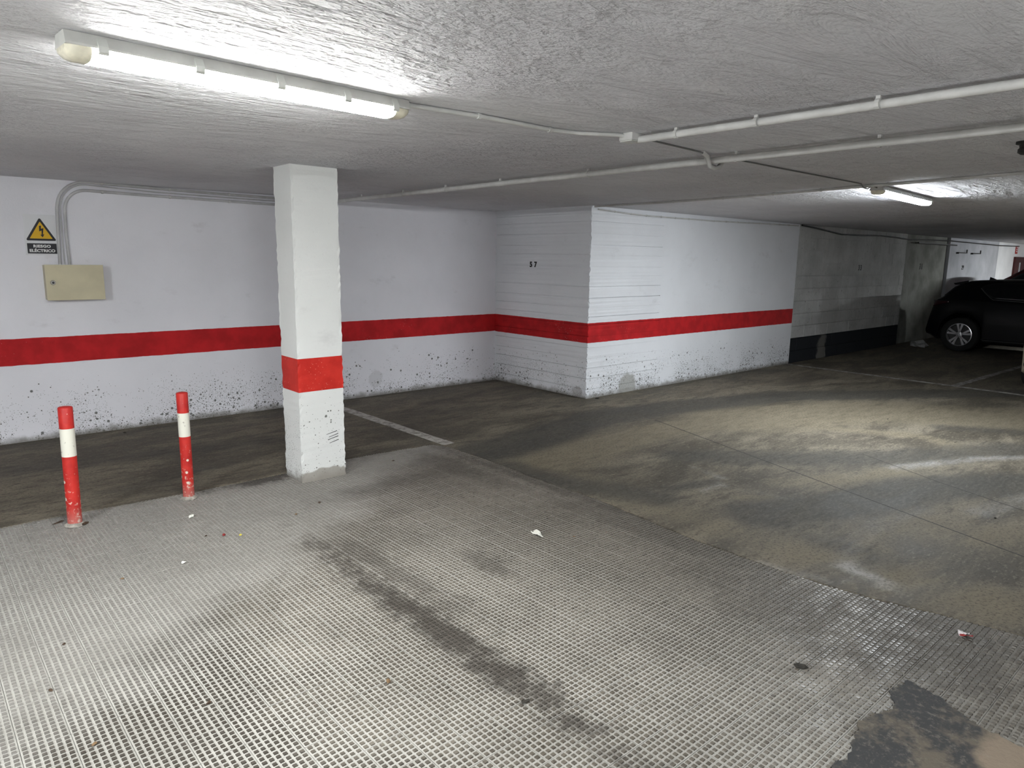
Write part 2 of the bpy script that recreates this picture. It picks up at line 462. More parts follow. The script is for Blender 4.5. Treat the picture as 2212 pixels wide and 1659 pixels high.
c = t.mix(t.mr(t.noise(30, 5, 0.7), 0.62, 0.68), (0.72, 0.71, 0.63), (0.3, 0.28, 0.24))
t.col(c); M['bollard_white'] = t.m

# ------------------------------------------------------------------ floor slab
EDGE = [(-9, 4.90), (-1, 4.90), (0.34, 4.91), (0.58, 4.925), (1.0, 4.90), (1.42, 4.88), (2.02, 4.89), (2.66, 4.95), (3.0, 4.93), (3.41, 4.885), (3.47, 4.80), (3.488, 4.5), (3.488, 4.185), (3.465, 3.66),
        (3.472, 2.99), (3.42, 2.5), (3.39, 2.19), (3.385, 1.9), (3.39, 1.62), (3.41, 1.4), (3.445, 1.18), (3.53, 0.906), (3.593, 0.63), (3.62, 0.3), (3.55, -0.1), (3.3, -1), (3.0, -3), (3.0, -6.1)]
def densify(pts, step=0.05, j=0.004):
    out = []
    for a, b in zip(pts[:-1], pts[1:]):
        L = math.dist(a, b); n = max(1, int(L / step)) if L < 1.2 else max(1, int(L / 0.4))
        for k in range(n):
            u = k / n
            out.append((a[0] + (b[0] - a[0]) * u + jit(j), a[1] + (b[1] - a[1]) * u + jit(j)))
    out.append(pts[-1])
    return out
edge = densify(EDGE)
poly = edge + [(26, -6.1), (26, 7.25), (-9, 7.25)]
def inside(p, pl):
    x, y = p; c_ = False; n = len(pl); j_ = n - 1
    for i in range(n):
        xi, yi = pl[i]; xj, yj = pl[j_]
        if (yi > y) != (yj > y) and x < (xj - xi) * (y - yi) / (yj - yi) + xi: c_ = not c_
        j_ = i
    return c_
STAIN = dict(   # dust, rubber and scuffs on the concrete: (path, width, strength)
 tan=[([(3.82, 3.84), (4.8, 3.99), (5.57, 3.95), (6.49, 3.74)], 0.42, 0.9), ([(6.49, 3.74), (7.3, 3.39), (8.09, 2.99), (8.93, 1.85), (9.15, 1.54)], 0.75, 1.0), ([(6.77, 3.14), (7.18, 2.22), (6.96, 1.78)], 0.22, 0.7), ([(4.78, 2.38), (5.14, 2.24), (5.81, 1.93)], 0.2, 0.7), ([(3.73, 3.44), (3.64, 2.92), (3.67, 2.39), (3.67, 1.91), (3.69, 1.64)], 0.3, 0.5), ([(4.57, 1.35), (4.74, 1.03), (4.98, 0.75)], 0.5, 0.55), ([(3.72, 1.18), (3.83, 0.89), (3.85, 0.53)], 0.35, 0.6), ([(4.26, 2.41), (4.44, 2.21)], 0.1, 0.8), ([(2.56, 4.84), (3.15, 5.09), (3.58, 5.16)], 0.3, 0.25)],
 dark=[([(3.35, 4.38), (4.2, 4.46), (5.26, 4.69), (6.39, 4.54), (8.11, 4.08), (9.7, 3.06), (11.2, 1.93)], 0.38, 1.0), ([(3.48, 3.95), (3.52, 3.47), (3.7, 3.06), (3.81, 2.78)], 0.3, 0.7), ([(4.85, 3.28), (5.46, 2.7), (6.08, 2.21), (7.43, 1.51)], 0.38, 0.7), ([(4.09, 2.15), (4.8, 1.86), (5.51, 1.66), (6.28, 1.24)], 0.35, 0.95), ([(4.05, 2.84), (4.43, 2.74)], 0.12, 0.7), ([(3.95, 1.77), (3.96, 1.5), (3.93, 1.37)], 0.25, 0.5), ([(7.79, 2.21), (8.17, 1.67)], 0.25, 0.6), ([(3.72, 6.02), (4.8, 5.77), (5.75, 5.35)], 0.35, 0.4), ([(0.47, 6.21), (1.36, 6.05), (2.43, 5.86)], 0.3, 0.6), ([(1.02, 5.23), (1.86, 5.4)], 0.15, 0.6)],
 white=[([(3.71, 1.45), (3.66, 1.31), (3.63, 1.2)], 0.075, 1.0), ([(3.38, 1.78), (3.4, 1.58), (3.5, 1.36)], 0.06, 0.5), ([(5.88, 2.02), (6.67, 1.7), (7.44, 1.21)], 0.1, 0.6), ([(5.22, 1.23), (5.77, 1.13), (6.26, 0.99)], 0.15, 0.5), ([(4.62, 3.12), (4.58, 2.76), (4.43, 2.67), (4.17, 2.65)], 0.05, 0.5), ([(5.02, 1.5), (4.51, 1.6), (4.0, 1.55), (3.73, 1.46)], 0.12, 0.35), ([(4.38, 2.64), (4.51, 2.21)], 0.08, 0.3)])
def segd(p, a, b):
    ax, ay = a; bx, by = b; px, py = p
    vx, vy = bx - ax, by - ay
    u = max(0, min(1, ((px - ax) * vx + (py - ay) * vy) / (vx * vx + vy * vy + 1e-9)))
    return math.hypot(px - ax - u * vx, py - ay - u * vy)
def stain(p):
    out = []
    for key in ('tan', 'dark', 'white'):
        mx = 0.0
        for pts, wd, amp in STAIN[key]:
            dd = min(segd(p, a, b) for a, b in zip(pts[:-1], pts[1:]))
            mx = max(mx, amp * math.exp(-(dd / wd) ** 2 * 1.4))
        out.append(mx)
    return (*out, 1.0)
pts2 = [Vector(p) for p in poly]
nb = len(pts2)
x = 0.0
while x < 12:
    y = 0.1
    while y < 7.1:
        st_ = 0.08 if 3.3 < x < 8.5 and y < 5.3 else 0.16
        q = (x + jit(0.01), y + jit(0.01))
        if inside(q, poly) and (st_ == 0.08 or (round(x / 0.08) % 2 == 0 and round((y - 0.1) / 0.08) % 2 == 0)): pts2.append(Vector(q))
        y += 0.08
    x += 0.08
res = delaunay_2d_cdt(pts2, [], [list(range(nb))], 1, 1e-6)
fv, ff = res[0], res[2]
mb = MB(); mb.add([(p.x, p.y, 0.0) for p in fv], ff)
me = mb.mesh('floor', M['floor'], fix=False)
ca = me.color_attributes.new('stain', 'FLOAT_COLOR', 'POINT')
buf = []
for v in me.vertices: buf += stain((v.co.x, v.co.y))
ca.data.foreach_set('color', buf)
bm = bmesh.new(); bm.from_mesh(me)
bmesh.ops.recalc_face_normals(bm, faces=bm.faces[:])
if sum(f_.normal.z for f_ in bm.faces) < 0: bmesh.ops.reverse_faces(bm, faces=bm.faces[:])
r_ = bmesh.ops.extrude_edge_only(bm, edges=[e for e in bm.edges if e.is_boundary])
for v in r_['geom']:
    if isinstance(v, bmesh.types.BMVert): v.co.z = -0.10
bm.to_mesh(me); bm.free()
floor = bpy.data.objects.new('floor', me); col.objects.link(floor); struct(floor)

def strip(pts, wd, z0, z1, name, mat_, parent, j=0.0):
    mb = MB(); L, R_ = [], []
    for i, p in enumerate(pts):
        a = Vector(pts[max(0, i - 1)]); b = Vector(pts[min(len(pts) - 1, i + 1)])
        t_ = (b - a).normalized(); n_ = Vector((-t_.y, t_.x))
        L.append(Vector(p) + n_ * (wd / 2 + jit(j))); R_.append(Vector(p) - n_ * (wd / 2 + jit(j)))
    n = len(pts)
    vs = [(p.x, p.y, z1) for p in L + R_] + [(p.x, p.y, z0) for p in L + R_]
    fs = []
    for i in range(n - 1):
        fs += [(i, i + 1, n + i + 1, n + i), (i, 2 * n + i, 2 * n + i + 1, i + 1), (n + i, n + i + 1, 3 * n + i + 1, 3 * n + i)]
    mb.add(vs, fs)
    return mb.build(name, mat_, parent)
def lerp2(a, b, n): return [(a[0] + (b[0] - a[0]) * k / n, a[1] + (b[1] - a[1]) * k / n) for k in range(n + 1)]
strip(lerp2((3.50, 6.95), (3.53, 4.80), 16), 0.115, -0.002, 0.0015, 'painted_line', M['line'], floor, 0.004)
strip(lerp2((10.72, 5.44), (10.60, 2.2), 12), 0.09, -0.002, 0.0015, 'painted_line', M['line2'], floor, 0.004)
strip(lerp2((10.60, 2.2), (10.45, -3.0), 12), 0.09, -0.002, 0.0015, 'painted_line', M['line2'], floor, 0.004)
strip(lerp2((10.66, 3.02), (14.4, 2.95), 12), 0.09, -0.002, 0.0015, 'painted_line', M['line2'], floor, 0.004)
strip(lerp2((5.74, 4.27), (5.0, 2.05), 10) + lerp2((4.98, 1.98), (4.64, 0.95), 6) + [(4.4, 0.2)], 0.010, -0.004, 0.0008, 'joint_groove', M['joint'], floor, 0.001)
strip(lerp2((6.1, 2.35), (5.75, 1.65), 5) + [(5.4, 0.8)], 0.007, -0.004, 0.0008, 'joint_groove', M['joint'], floor, 0.001)

# ------------------------------------------------------------------ studded ramp paving
ZT = -0.0062
mb = MB(); mb.grid(lambda u, v: (-9 + u * 12.7, -6.1 + v * 11.15, -0.02), 4, 4)
ramp = mb.build('floor_ramp', M['mortar']); struct(ramp)
mb = MB(); mb.box(-9, -1.126, -6.1, 5.0, -0.02, ZT); mb.box(-1.126, 3.7, -6.1, -0.315, -0.02, ZT)
mb.build('plain_screed', M['tile'], ramp)
TP = 0.1427
def tile_mb(ox=0, oy=0, oz=0, tx=0, ty=0, out=None):
    mb = out or MB()
    h = TP / 2 - 0.0008
    q = 0.012
    def P(x, y, z): return (ox + x, oy + y, oz + z + x * tx + y * ty)
    mb.add([P(-h, -h, 0), P(h, -h, 0), P(h, h, 0), P(-h, h, 0), P(-h, -h, -q), P(h, -h, -q), P(h, h, -q), P(-h, h, -q)],
           [(0, 1, 2, 3), (0, 4, 5, 1), (1, 5, 6, 2), (2, 6, 7, 3), (3, 7, 4, 0)], 0)
    px_, py_, a, b = 0.0231, 0.0233, 0.0073, 0.0062
    for i in range(6):
        for j in range(6):
            cx, cy = (i - 2.5) * px_ + jit(0.0003), (j - 2.5) * py_ + jit(0.0003)
            z1 = 0.0033 + jit(0.0005)
            bx, by = b + jit(0.0007), b + jit(0.0007)
            sx_, sy_ = jit(0.0003), jit(0.0003)
            dusty = False
            mb.add([P(cx - a, cy - a, 0), P(cx + a, cy - a, 0), P(cx + a, cy + a, 0), P(cx - a, cy + a, 0),
                    P(cx - bx, cy - by, z1 - sx_ - sy_), P(cx + bx, cy - by, z1 + sx_ - sy_), P(cx + bx, cy + by, z1 + sx_ + sy_), P(cx - bx, cy + by, z1 - sx_ + sy_)],
                   [(4, 5, 6, 7), (0, 1, 5, 4), (1, 2, 6, 5), (2, 3, 7, 6), (3, 0, 4, 7)], 0 if dusty else 1)
    return mb
tile_mes = [tile_mb().mesh('paving_tile', [M['tile'], M['stud']], fix=False) for _ in range(8)]
def proj(p):
    v = Vector(p) - EYE
    return (FPX * v.dot(r) / v.dot(f) + PW / 2, FPX * v.dot(d) / v.dot(f) + PH / 2) if v.dot(f) > 0.1 else None
PATCH = [(1.75, 0.60), (1.95, 0.76), (2.05, 0.80), (2.12, 0.815), (2.20, 0.80), (2.31, 0.82), (2.42, 0.85), (2.5, 0.835), (2.6, 0.80), (2.70, 0.85), (2.83, 0.835), (2.80, 0.70), (2.727, 0.558), (2.71, 0.42), (2.75, 0.2), (2.7, -0.1), (1.7, -0.1)]
patch = densify(PATCH + PATCH[:1], 0.016, 0.009)[:-1]
cells = []
for i in range(-13, 21):
    for j in range(-20, 18):
        cx, cy = 0.731 + (i + 0.5) * TP, 2.57 + (j + 0.5) * TP
        cs = [(cx + sx_ * TP * 0.5, cy + sy_ * TP * 0.5) for sx_ in (-1, 1) for sy_ in (-1, 1)] + [(cx, cy)]
        if cy > 5.0 or cx > 3.66: continue
        if all(inside(q, poly) for q in cs) or all(inside(q, patch) for q in cs): continue
        pp = proj((cx, cy, 0))
        vis = pp is not None and -40 < pp[0] < PW + 40 and -40 < pp[1] < PH + 60
        cells.append((0 if vis else 1, cx * cx + cy * cy, cx, cy))
cells.sort()
rest = MB()
for k, (vz, d2, cx, cy) in enumerate(cells):
    dz, tx, ty = jit(0.0006), jit(0.004), jit(0.004)
    if k < 300:
        linkcopy(random.choice(tile_mes), 'paving_tile', ramp, (cx, cy, ZT + dz), (ty, -tx, jit(0.003)))
    else:
        tile_mb(cx, cy, ZT + dz, tx, ty, rest)
ro = rest.build('paving_tiles', [M['tile'], M['stud']], ramp, fix=False); ro['kind'] = 'stuff'
mb = MB(); mb.prism(patch, -0.019, 0.001)
mb.build('repair_patch', M['repair'], ramp)

# ------------------------------------------------------------------ ceiling
ZC = 2.2
E2 = [(6.02, 5.46), (6.03, 4.6), (6.0, 4.0), (5.76, 2.55), (5.54, 1.33), (5.3, 0.0), (4.2, -6.1)]
E3 = [(10.75, 5.46), (10.25, 4.6), (10.05, 4.0), (9.62, 2.55), (9.28, 1.33), (8.9, 0.0), (7.2, -6.1)]
near_poly = [(-9, -6.1), (-9, 7.25), (6.02, 7.25)] + E2
mb = MB(); mb.prism(near_poly, ZC, ZC + 0.25)
ceiling = mb.build('ceiling', M['ceiling']); struct(ceiling)
def at_y(E, y):
    for a, b in zip(E[:-1], E[1:]):
        if b[1] <= y <= a[1]:
            u = (a[1] - y) / (a[1] - b[1]); return a[0] + (b[0] - a[0]) * u
    return E[-1][0]
def sstep(a, b, x):
    u = max(0, min(1, (x - a) / (b - a))); return u * u * (3 - 2 * u)
def bay(u, v):
    y = 5.46 - v * 11.56
    x0, x1 = at_y(E2, y), at_y(E3, y)
    return (x0 + (x1 - x0) * u, y, ZC - 0.003 + 0.035 * (1 - sstep(0.45, 1.0, u)) * (1 - sstep(3.4, 5.3, y)))
mb = MB(); mb.grid(bay, 30, 60)
bay_o = mb.build('ceiling_bay', M['ceiling'], smooth='all'); struct(bay_o)
mb = MB(); mb.prism(E3 + [(26, -6.1), (26, 7.25), (10.75, 7.25)], ZC, ZC + 0.25)
struct(mb.build('ceiling_far', M['ceiling']))

# ------------------------------------------------------------------ walls
mb = MB(); mb.box(-9, 5.99, 7.10, 7.25, 0, ZC)
wall_left = mb.build('wall_left', M['wall']); struct(wall_left)
mb = MB(); mb.box(5.992, 10.78, 5.462, 7.25, 0, 2.2)
wall_block = mb.build('wall_front', M['block']); struct(wall_block)
# shuttering boards on the side face (number 57) and on the first stretch of the front face
zs = [0.0, 0.11, 0.235, 0.36, 0.47, 0.60, 0.73, 0.86, 0.955, 1.06, 1.17, 1.30, 1.42, 1.525, 1.66, 1.77, 1.90, 2.03, 2.12, 2.2]
def board(mb, x0, x1, y0, y1, z0, z1, corner):
    n = 5
    vs, fs = [], []
    for k in range(n + 1):
        z_ = z0 + (z1 - z0) * k / n
        jx, jy = jit(0.010), jit(0.010)
        if corner == 'y0': vs += [(x0 + abs(jx) * .5, y0 + jy, z_), (x1, y0 + jy, z_), (x1, y1, z_), (x0, y1, z_)]
        else: vs += [(x0 + jx, y0 + abs(jy) * .5, z_), (x1, y0, z_), (x1, y1, z_), (x0 + jx, y1, z_)]
    for k in range(n):
        a = k * 4
        for q in range(4): fs.append((a + q, a + (q + 1) % 4, a + 4 + (q + 1) % 4, a + 4 + q))
    fs += [(0, 1, 2, 3), (n * 4, n * 4 + 1, n * 4 + 2, n * 4 + 3)]
    mb.add(vs, fs)
for a, b in zip(zs[:-1], zs[1:]):
    g = random.choice((0.001, 0.002, 0.0035, 0.004))
    mb = MB(); board(mb, 5.975 + jit(0.002), 5.992, 5.455, 7.10, a + g, b, 'y0')
    mb.build('shutter_board', M['block'], wall_block)
for a, b in zip(zs[:-1], zs[1:]):
    g = random.choice((0.001, 0.003, 0.0045, 0.005))
    mb = MB(); board(mb, 5.978, 7.45 + jit(0.12), 5.446 + jit(0.0015), 5.462, a + g, b, 'x0')
    mb.build('shutter_board', M['block'], wall_block)
mb = MB(); mb.box(7.30, 10.78, 5.448, 5.462, 0, 2.2)
mb.build('render_coat', M['block'], wall_block)
text_mesh('5', 0.088, M['number'], 'wall_number', Matrix.Translation((5.971, 6.425, 1.535)) @ Matrix.Rotation(math.radians(-90), 4, 'Z') @ Matrix.Rotation(math.radians(90), 4, 'X'), wall_block, 0.0035)
text_mesh('7', 0.088, M['number'], 'wall_number', Matrix.Translation((5.971, 6.345, 1.535)) @ Matrix.Rotation(math.radians(-90), 4, 'Z') @ Matrix.Rotation(math.radians(90), 4, 'X'), wall_block, 0.0035)

# grey block wall beyond
mb = MB(); mb.box(10.781, 15.2, 5.462, 7.25, 0, ZC)
wall_grey = mb.build('wall_grey', M['grey']); struct(wall_grey)
bh, bl = 0.2, 0.42
for k in range(11):
    z0, z1 = k * bh, (k + 1) * bh
    xx = 10.783 - (bl / 2 if k % 2 else 0)
    while xx < 15.2:
        a, b = max(xx, 10.783), min(xx + bl, 15.2)
        if b - a > 0.03:
            pr = 5.447 + jit(0.002)
            mb = MB(); mb.box(a + 0.004, b - 0.004, pr, 5.4625, z0 + 0.003, z1 - 0.006)
            mb.build('concrete_block', M['grey'], wall_grey)
        xx += bl
RX = Matrix.Rotation(math.radians(90), 4, 'X')
text_mesh('33', 0.13, M['numgrey'], 'wall_number', Matrix.Translation((13.13, 5.445, 1.53)) @ RX, wall_grey, 0.004, spacing=1.3)
# recess and the walls further off
M['grey2'] = plain('dark_green_grey_wall', (0.24, 0.245, 0.225), 0.85, 0.2, var=0.25, scale=2.5, bump=0.2)  # shade of a deeper recess is put into this darker wall colour
mb = MB(); mb.box(15.201, 17.7, 5.51, 7.25, 0, ZC)
wall_recess = mb.build('wall_recess', M['grey2']); struct(wall_recess)
text_mesh('31', 0.17, M['numgrey'], 'wall_number', Matrix.Translation((16.27, 5.505, 1.56)) @ RX, wall_recess, 0.004, spacing=1.3)
M['paleW'] = plain('pale_wall_unlit_tone', (0.42, 0.43, 0.46), 0.8, 0.2, var=0.12, scale=2, bump=0.2)  # greyer than the white wall beyond, painting in the edge of its light
M['farW'] = plain('far_white_paint', (0.75, 0.76, 0.78), 0.8, 0.2, var=0.06, scale=2)
mb = MB(); mb.box(17.7, 21.3, 5.45, 7.25, 0, ZC)
wall_pale = mb.build('wall_pale', M['paleW']); struct(wall_pale)
text_mesh('29', 0.14, M['numgrey'], 'wall_number', Matrix.Translation((18.7, 5.445, 1.55)) @ RX, wall_pale, 0.003, spacing=1.2)
mb = MB(); mb.box(21.3, 26, 5.449, 7.25, 0, ZC)
wall_far = mb.build('wall_far', M['farW']); struct(wall_far)
mb = MB(); mb.box(-9.15, -9, -6.1, 7.25, -0.02, ZC); struct(mb.build('wall_end', M['back']))
mb = MB(); mb.box(-9.15, 26.1, -6.25, -6.1, -0.02, ZC + 0.25); struct(mb.build('wall_rear', M['back']))
mb = MB(); mb.box(26, 26.15, -6.1, 7.25, -0.02, ZC); struct(mb.build('wall_right', M['back']))

# ------------------------------------------------------------------ pillar
def ring_poly(z):
    x0, x1, y0, y1 = 2.075, 2.418, 4.595, 4.86
    k = 0.004 if z < 2.1 else 0.003
    return [(x0 + jit(k) * .5, y0 + jit(k), z), (x0 + 0.02, y0 + jit(.001), z), (x1 - 0.02, y0 + jit(.001), z), (x1 + jit(k), y0 + jit(k), z),
            (x1 + jit(.001), y0 + 0.02, z), (x1, y1 - 0.02, z), (x1 + jit(k), y1 + jit(k), z), (x1 - 0.02, y1, z), (x0 + 0.02, y1, z), (x0 + jit(k), y1 + jit(k), z), (x0, y1 - 0.02, z), (x0 + jit(.001), y0 + 0.02, z)]
zr = [-0.018 + 0.673 * k / 26 for k in range(27)]
low = [ring_poly(z_) for z_ in zr]
mid = [low[-1]] + [ring_poly(0.655 + 0.238 * k / 8) for k in range(1, 9)]
top = [mid[-1]] + [ring_poly(0.893 + (2.2 - 0.893) * k / 44) for k in range(1, 45)]
def loft(mb, rings):
    n = len(rings[0]); vs = [p for rg in rings for p in rg]; fs = []
    for i in range(len(rings) - 1):
        for k in range(n): fs.append((i * n + k, i * n + (k + 1) % n, (i + 1) * n + (k + 1) % n, (i + 1) * n + k))
    mb.add(vs, fs)
    return mb
pillar = thing('pillar', 'square white painted concrete pillar with a red band, standing at the edge of the ramp', 'pillar')
mb = MB(); loft(mb, low); loft(mb, top); mb.build('shaft', M['pillar'], pillar)
mb = MB(); loft(mb, mid); mb.build('red_band', M['pillar_red'], pillar)
for k in range(4):
    mb = MB(); z_ = 0.325 - k * 0.022 + jit(.004); x_ = 2.285 + jit(.012); L = 0.075 + jit(.02)
    mb.add([(x_, 4.5935, z_), (x_ + L, 4.5935, z_ + 0.016), (x_ + L, 4.5935, z_ + 0.021), (x_, 4.5935, z_ + 0.003),
            (x_, 4.597, z_), (x_ + L, 4.597, z_ + 0.016), (x_ + L, 4.597, z_ + 0.021), (x_, 4.597, z_ + 0.003)],
           [(0, 1, 2, 3), (4, 7, 6, 5), (0, 4, 5, 1), (1, 5, 6, 2), (2, 6, 7, 3), (3, 7, 4, 0)])
    mb.build('scuff_mark', M['scuff'], pillar)

# ------------------------------------------------------------------ bollards
def bollard(x, y, h, rad, z1, z2, label, lean):
    t_ = thing('bollard', label, 'bollard', (x, y, -0.003), 0, 'red and white posts beside the ramp')
    t_.rotation_euler = (lean[0], lean[1], random.uniform(0, 6))
    n = 28
    mb = MB(); mb.lathe([(rad, 0), (rad, z1)], n); mb.build('lower_post', M['bollard_red'], t_, smooth=True)
    mb = MB(); mb.lathe([(rad + .0004, z1), (rad + .0004, z2)], n); mb.build('white_band', M['bollard_white'], t_, smooth=True)
    mb = MB(); mb.lathe([(rad, z2), (rad, h - 0.004), (rad - 0.003, h), (rad * 0.6, h + 0.003), (0.001, h + 0.004)], n); mb.build('upper_post', M['bollard_red'], t_, smooth=40)
    mb = MB(); mb.lathe([(rad + 0.018, 0.0), (rad + 0.012, 0.008), (rad + 0.001, 0.018)], n)
    mb.v = [(a + jit(.003), b + jit(.003), c_ + jit(.002)) for a, b, c_ in mb.v]
    mb.build('mortar_collar', M['mortar'], t_, smooth=True)
    return t_
bollard(0.688, 4.705, 0.718, 0.0385, 0.425, 0.592, 'red and white post with dusty scratched foot, left of the two posts', (0, 0.012))
bollard(1.358, 4.775, 0.716, 0.0355, 0.425, 0.583, 'red and white post nearer the white pillar, right of the two posts', (0, 0.004))

# ------------------------------------------------------------------ lamps
def strip_lamp(label, loc, rz, L, em, group='fluorescent strip lamps on the ceiling', tilt=0.0, caps=True):
    t_ = thing('strip_lamp', label, 'lamp', loc, rz, group)
    t_.rotation_euler = (0, tilt, rz)
    h = L / 2
    def body(mb, prof, x0, x1):
        n = len(prof)
        vs = [(x0, a, b) for a, b in prof] + [(x1, a, b) for a, b in prof]
        fs = [tuple(range(n)), tuple(range(n, 2 * n))] + [(k, (k + 1) % n, n + (k + 1) % n, n + k) for k in range(n)]
        mb.add(vs, fs)
    mb = MB(); body(mb, [(-0.043, 0), (-0.052, -0.030), (-0.056, -0.031), (-0.056, -0.037), (0.056, -0.037), (0.056, -0.031), (0.052, -0.030), (0.043, 0)], -h, h)
    mb.build('housing', M['housing'], t_)
    dp = [(0.051, -0.037), (0.050, -0.050), (0.043, -0.061), (0.028, -0.068), (0, -0.070), (-0.028, -0.068), (-0.043, -0.061), (-0.050, -0.050), (-0.051, -0.037)]
    e = 0.065
    mb = MB(); body(mb, dp, -h + e, h - e)
    mb.mi = [1, 1] + [(1, 2, 0, 0, 0, 0, 2, 1, 1)[k] for k in range(len(dp))]
    mb.build('diffuser', em, t_, smooth=50)
    for s in (-1, 1):
        mb = MB()
        rings = []
        for u, k in ((h - e, 1.0), (h - 0.03, 1.0), (h - 0.012, 0.9), (h, 0.55)):
            rings.append([(s * u, a * (0.55 + 0.45 * k), -0.037 + (b + 0.037) * k) for a, b in dp])
        n = len(dp)
        vs = [p for rg in rings for p in rg]
        fs = [(i * n + k, i * n + k + 1, (i + 1) * n + k + 1, (i + 1) * n + k) for i in range(3) for k in range(n - 1)] + [tuple(3 * n + k for k in range(n))]
        mb.add(vs, fs); mb.build('clear_end', M['lens_end'], t_, smooth=50)
    for sx_ in (-0.42, -0.19, 0.04, 0.26, 0.44):
        for s in (-1, 1):
            mb = MB(); x_ = sx_ * L; w_ = 0.013
            mb.add([(x_ + q * w_, s * a, b) for q in (-1, 1) for a, b in ((0.0455, -0.006), (0.0595, -0.030), (0.0595, -0.046), (0.0535, -0.052), (0.050, -0.040))],
                   [(0, 1, 2, 3, 4), (5, 6, 7, 8, 9), (0, 1, 6, 5), (1, 2, 7, 6), (2, 3, 8, 7), (3, 4, 9, 8), (4, 0, 5, 9)])
            mb.build('clip', M['clip'], t_)
    return t_
strip_lamp('large bright strip lamp on the ceiling above the studded ramp', (1.005, 2.425, ZC - 0.001), math.radians(3.6), 1.16, M['emitA'])
strip_lamp('small bright strip lamp in the far ceiling bay above the concrete floor', (6.85, 2.52, ZC + 0.029), math.radians(4.4), 1.5, M['emitB'])
strip_lamp('unseen strip lamp further back over the ramp, placed to brighten the side wall', (-2.7, 1.3, ZC - 0.001), math.pi / 2, 1.3, M['emitC'])  # unseen lamp, placed and turned to brighten the side wall and pillar
strip_lamp('strip lamp on the ceiling beyond the parked cars', (20.5, 1.6, ZC - 0.001), 0, 1.3, M['emitC'])
strip_lamp('unseen strip lamp added behind the camera as fill light', (-0.5, -3.2, ZC - 0.001), math.radians(35), 1.3, M['emitC'])  # unseen fill lamp, added to even out the brightness of the walls

# ------------------------------------------------------------------ conduits
def clip_mb(rad, gap, L=0.016):
    """a saddle clip round a pipe running along local x, pipe centre at origin, ceiling above"""
    mb = MB(); n = 10; o_ = rad + 0.003
    vs, fs = [], []
    for q in (-L / 2, L / 2):
        for k in range(n):
            a = k * 2 * math.pi / n; vs.append((q, math.cos(a) * o_, min(gap, math.sin(a) * o_)))
    for k in range(n): fs.append((k, (k + 1) % n, n + (k + 1) % n, n + k))
    fs += [tuple(range(n)), tuple(range(n, 2 * n))]
    mb.add(vs, fs)
    mb.box(-L / 2, L / 2, -0.006, 0.006, o_ - 0.006, gap)
    return mb
def conduit(label, pts, rad, mat_, clips, zc=ZC, group='pipes and cables on the ceiling', name='conduit_pipe', n=10, clipmat='pipe', up=None, gap=None):
    gap = gap or (zc - pts[-1][2] - 0.0005 if up is None else 0.0135)
    t_ = thing(name, label, 'pipe' if 'pipe' in name else 'cable', (0, 0, 0), 0, group)
    mb = MB(); mb.tube(pts, rad, n); mb.build('pipe' if 'pipe' in name else 'cable_run', M[mat_], t_, smooth=50)
    if clips:
        cm = clip_mb(rad, gap).mesh('pipe_clip', M[clipmat])
        for (p, ang) in clips:
            o = linkcopy(cm, 'pipe_clip', t_, p, (0 if up is None else up, 0, ang))
    return t_
def wavy(a, b, n, j):
    return [tuple(a[i] + (b[i] - a[i]) * k / n + (jit(j) if 0 < k < n and i < 2 else 0) for i in range(3)) for k in range(n + 1)]
PI2 = math.pi / 2
# pipe from the square box towards the right edge
z1 = ZC - 0.029
conduit('thick white pipe along the ceiling from the small square box to the right', wavy((2.77, 2.24, z1), (2.745, -5.9, z1), 30, 0.004), 0.0165, 'pipe',
        [((2.765, 2.02, z1), PI2), ((2.76, 1.62, z1), PI2), ((2.755, 1.137, z1), PI2), ((2.75, 0.62, z1), PI2), ((2.75, 0.1, z1), PI2)])
# long pipe from the left wall
z2 = ZC - 0.037
conduit('long white pipe crossing the ceiling from behind the pillar to the right', [(3.57, 7.09, z2)] + wavy((3.57, 7.0, z2), (3.56, -5.9, z2), 40, 0.006), 0.019, 'pipe',
        [((3.57, y_, z2), PI2) for y_ in (6.3, 5.55, 4.9, 4.2, 3.3, 2.2, 1.45, 0.7)])
# lamp cable to the square box
z3 = ZC - 0.011
p3 = [(1.585, 2.455, z3), (1.75, 2.44, z3), (1.95, 2.42, z3), (2.2, 2.425, z3), (2.38, 2.43, z3), (2.52, 2.40, z3), (2.62, 2.34, z3), (2.68, 2.30, z3), (2.72, 2.285, z3)]
conduit('thin grey pipe from the large strip lamp to the small square box', p3, 0.0095, 'pipe', [((1.935, 2.42, z3), 0), ((2.36, 2.43, z3), 0)])
t_ = thing('ceiling_junction_box', 'small square white box on the ceiling between two pipes', 'junction box', (2.755, 2.27, ZC))
mb = MB(); mb.bevbox(-0.046, 0.046, -0.04, 0.04, -0.034, 0, 0.004); mb.build('box_body', M['pipe'], t_)
mb = MB(); mb.bevbox(-0.043, 0.043, -0.037, 0.037, -0.040, -0.034, 0.003); mb.build('box_lid', M['clip'], t_)
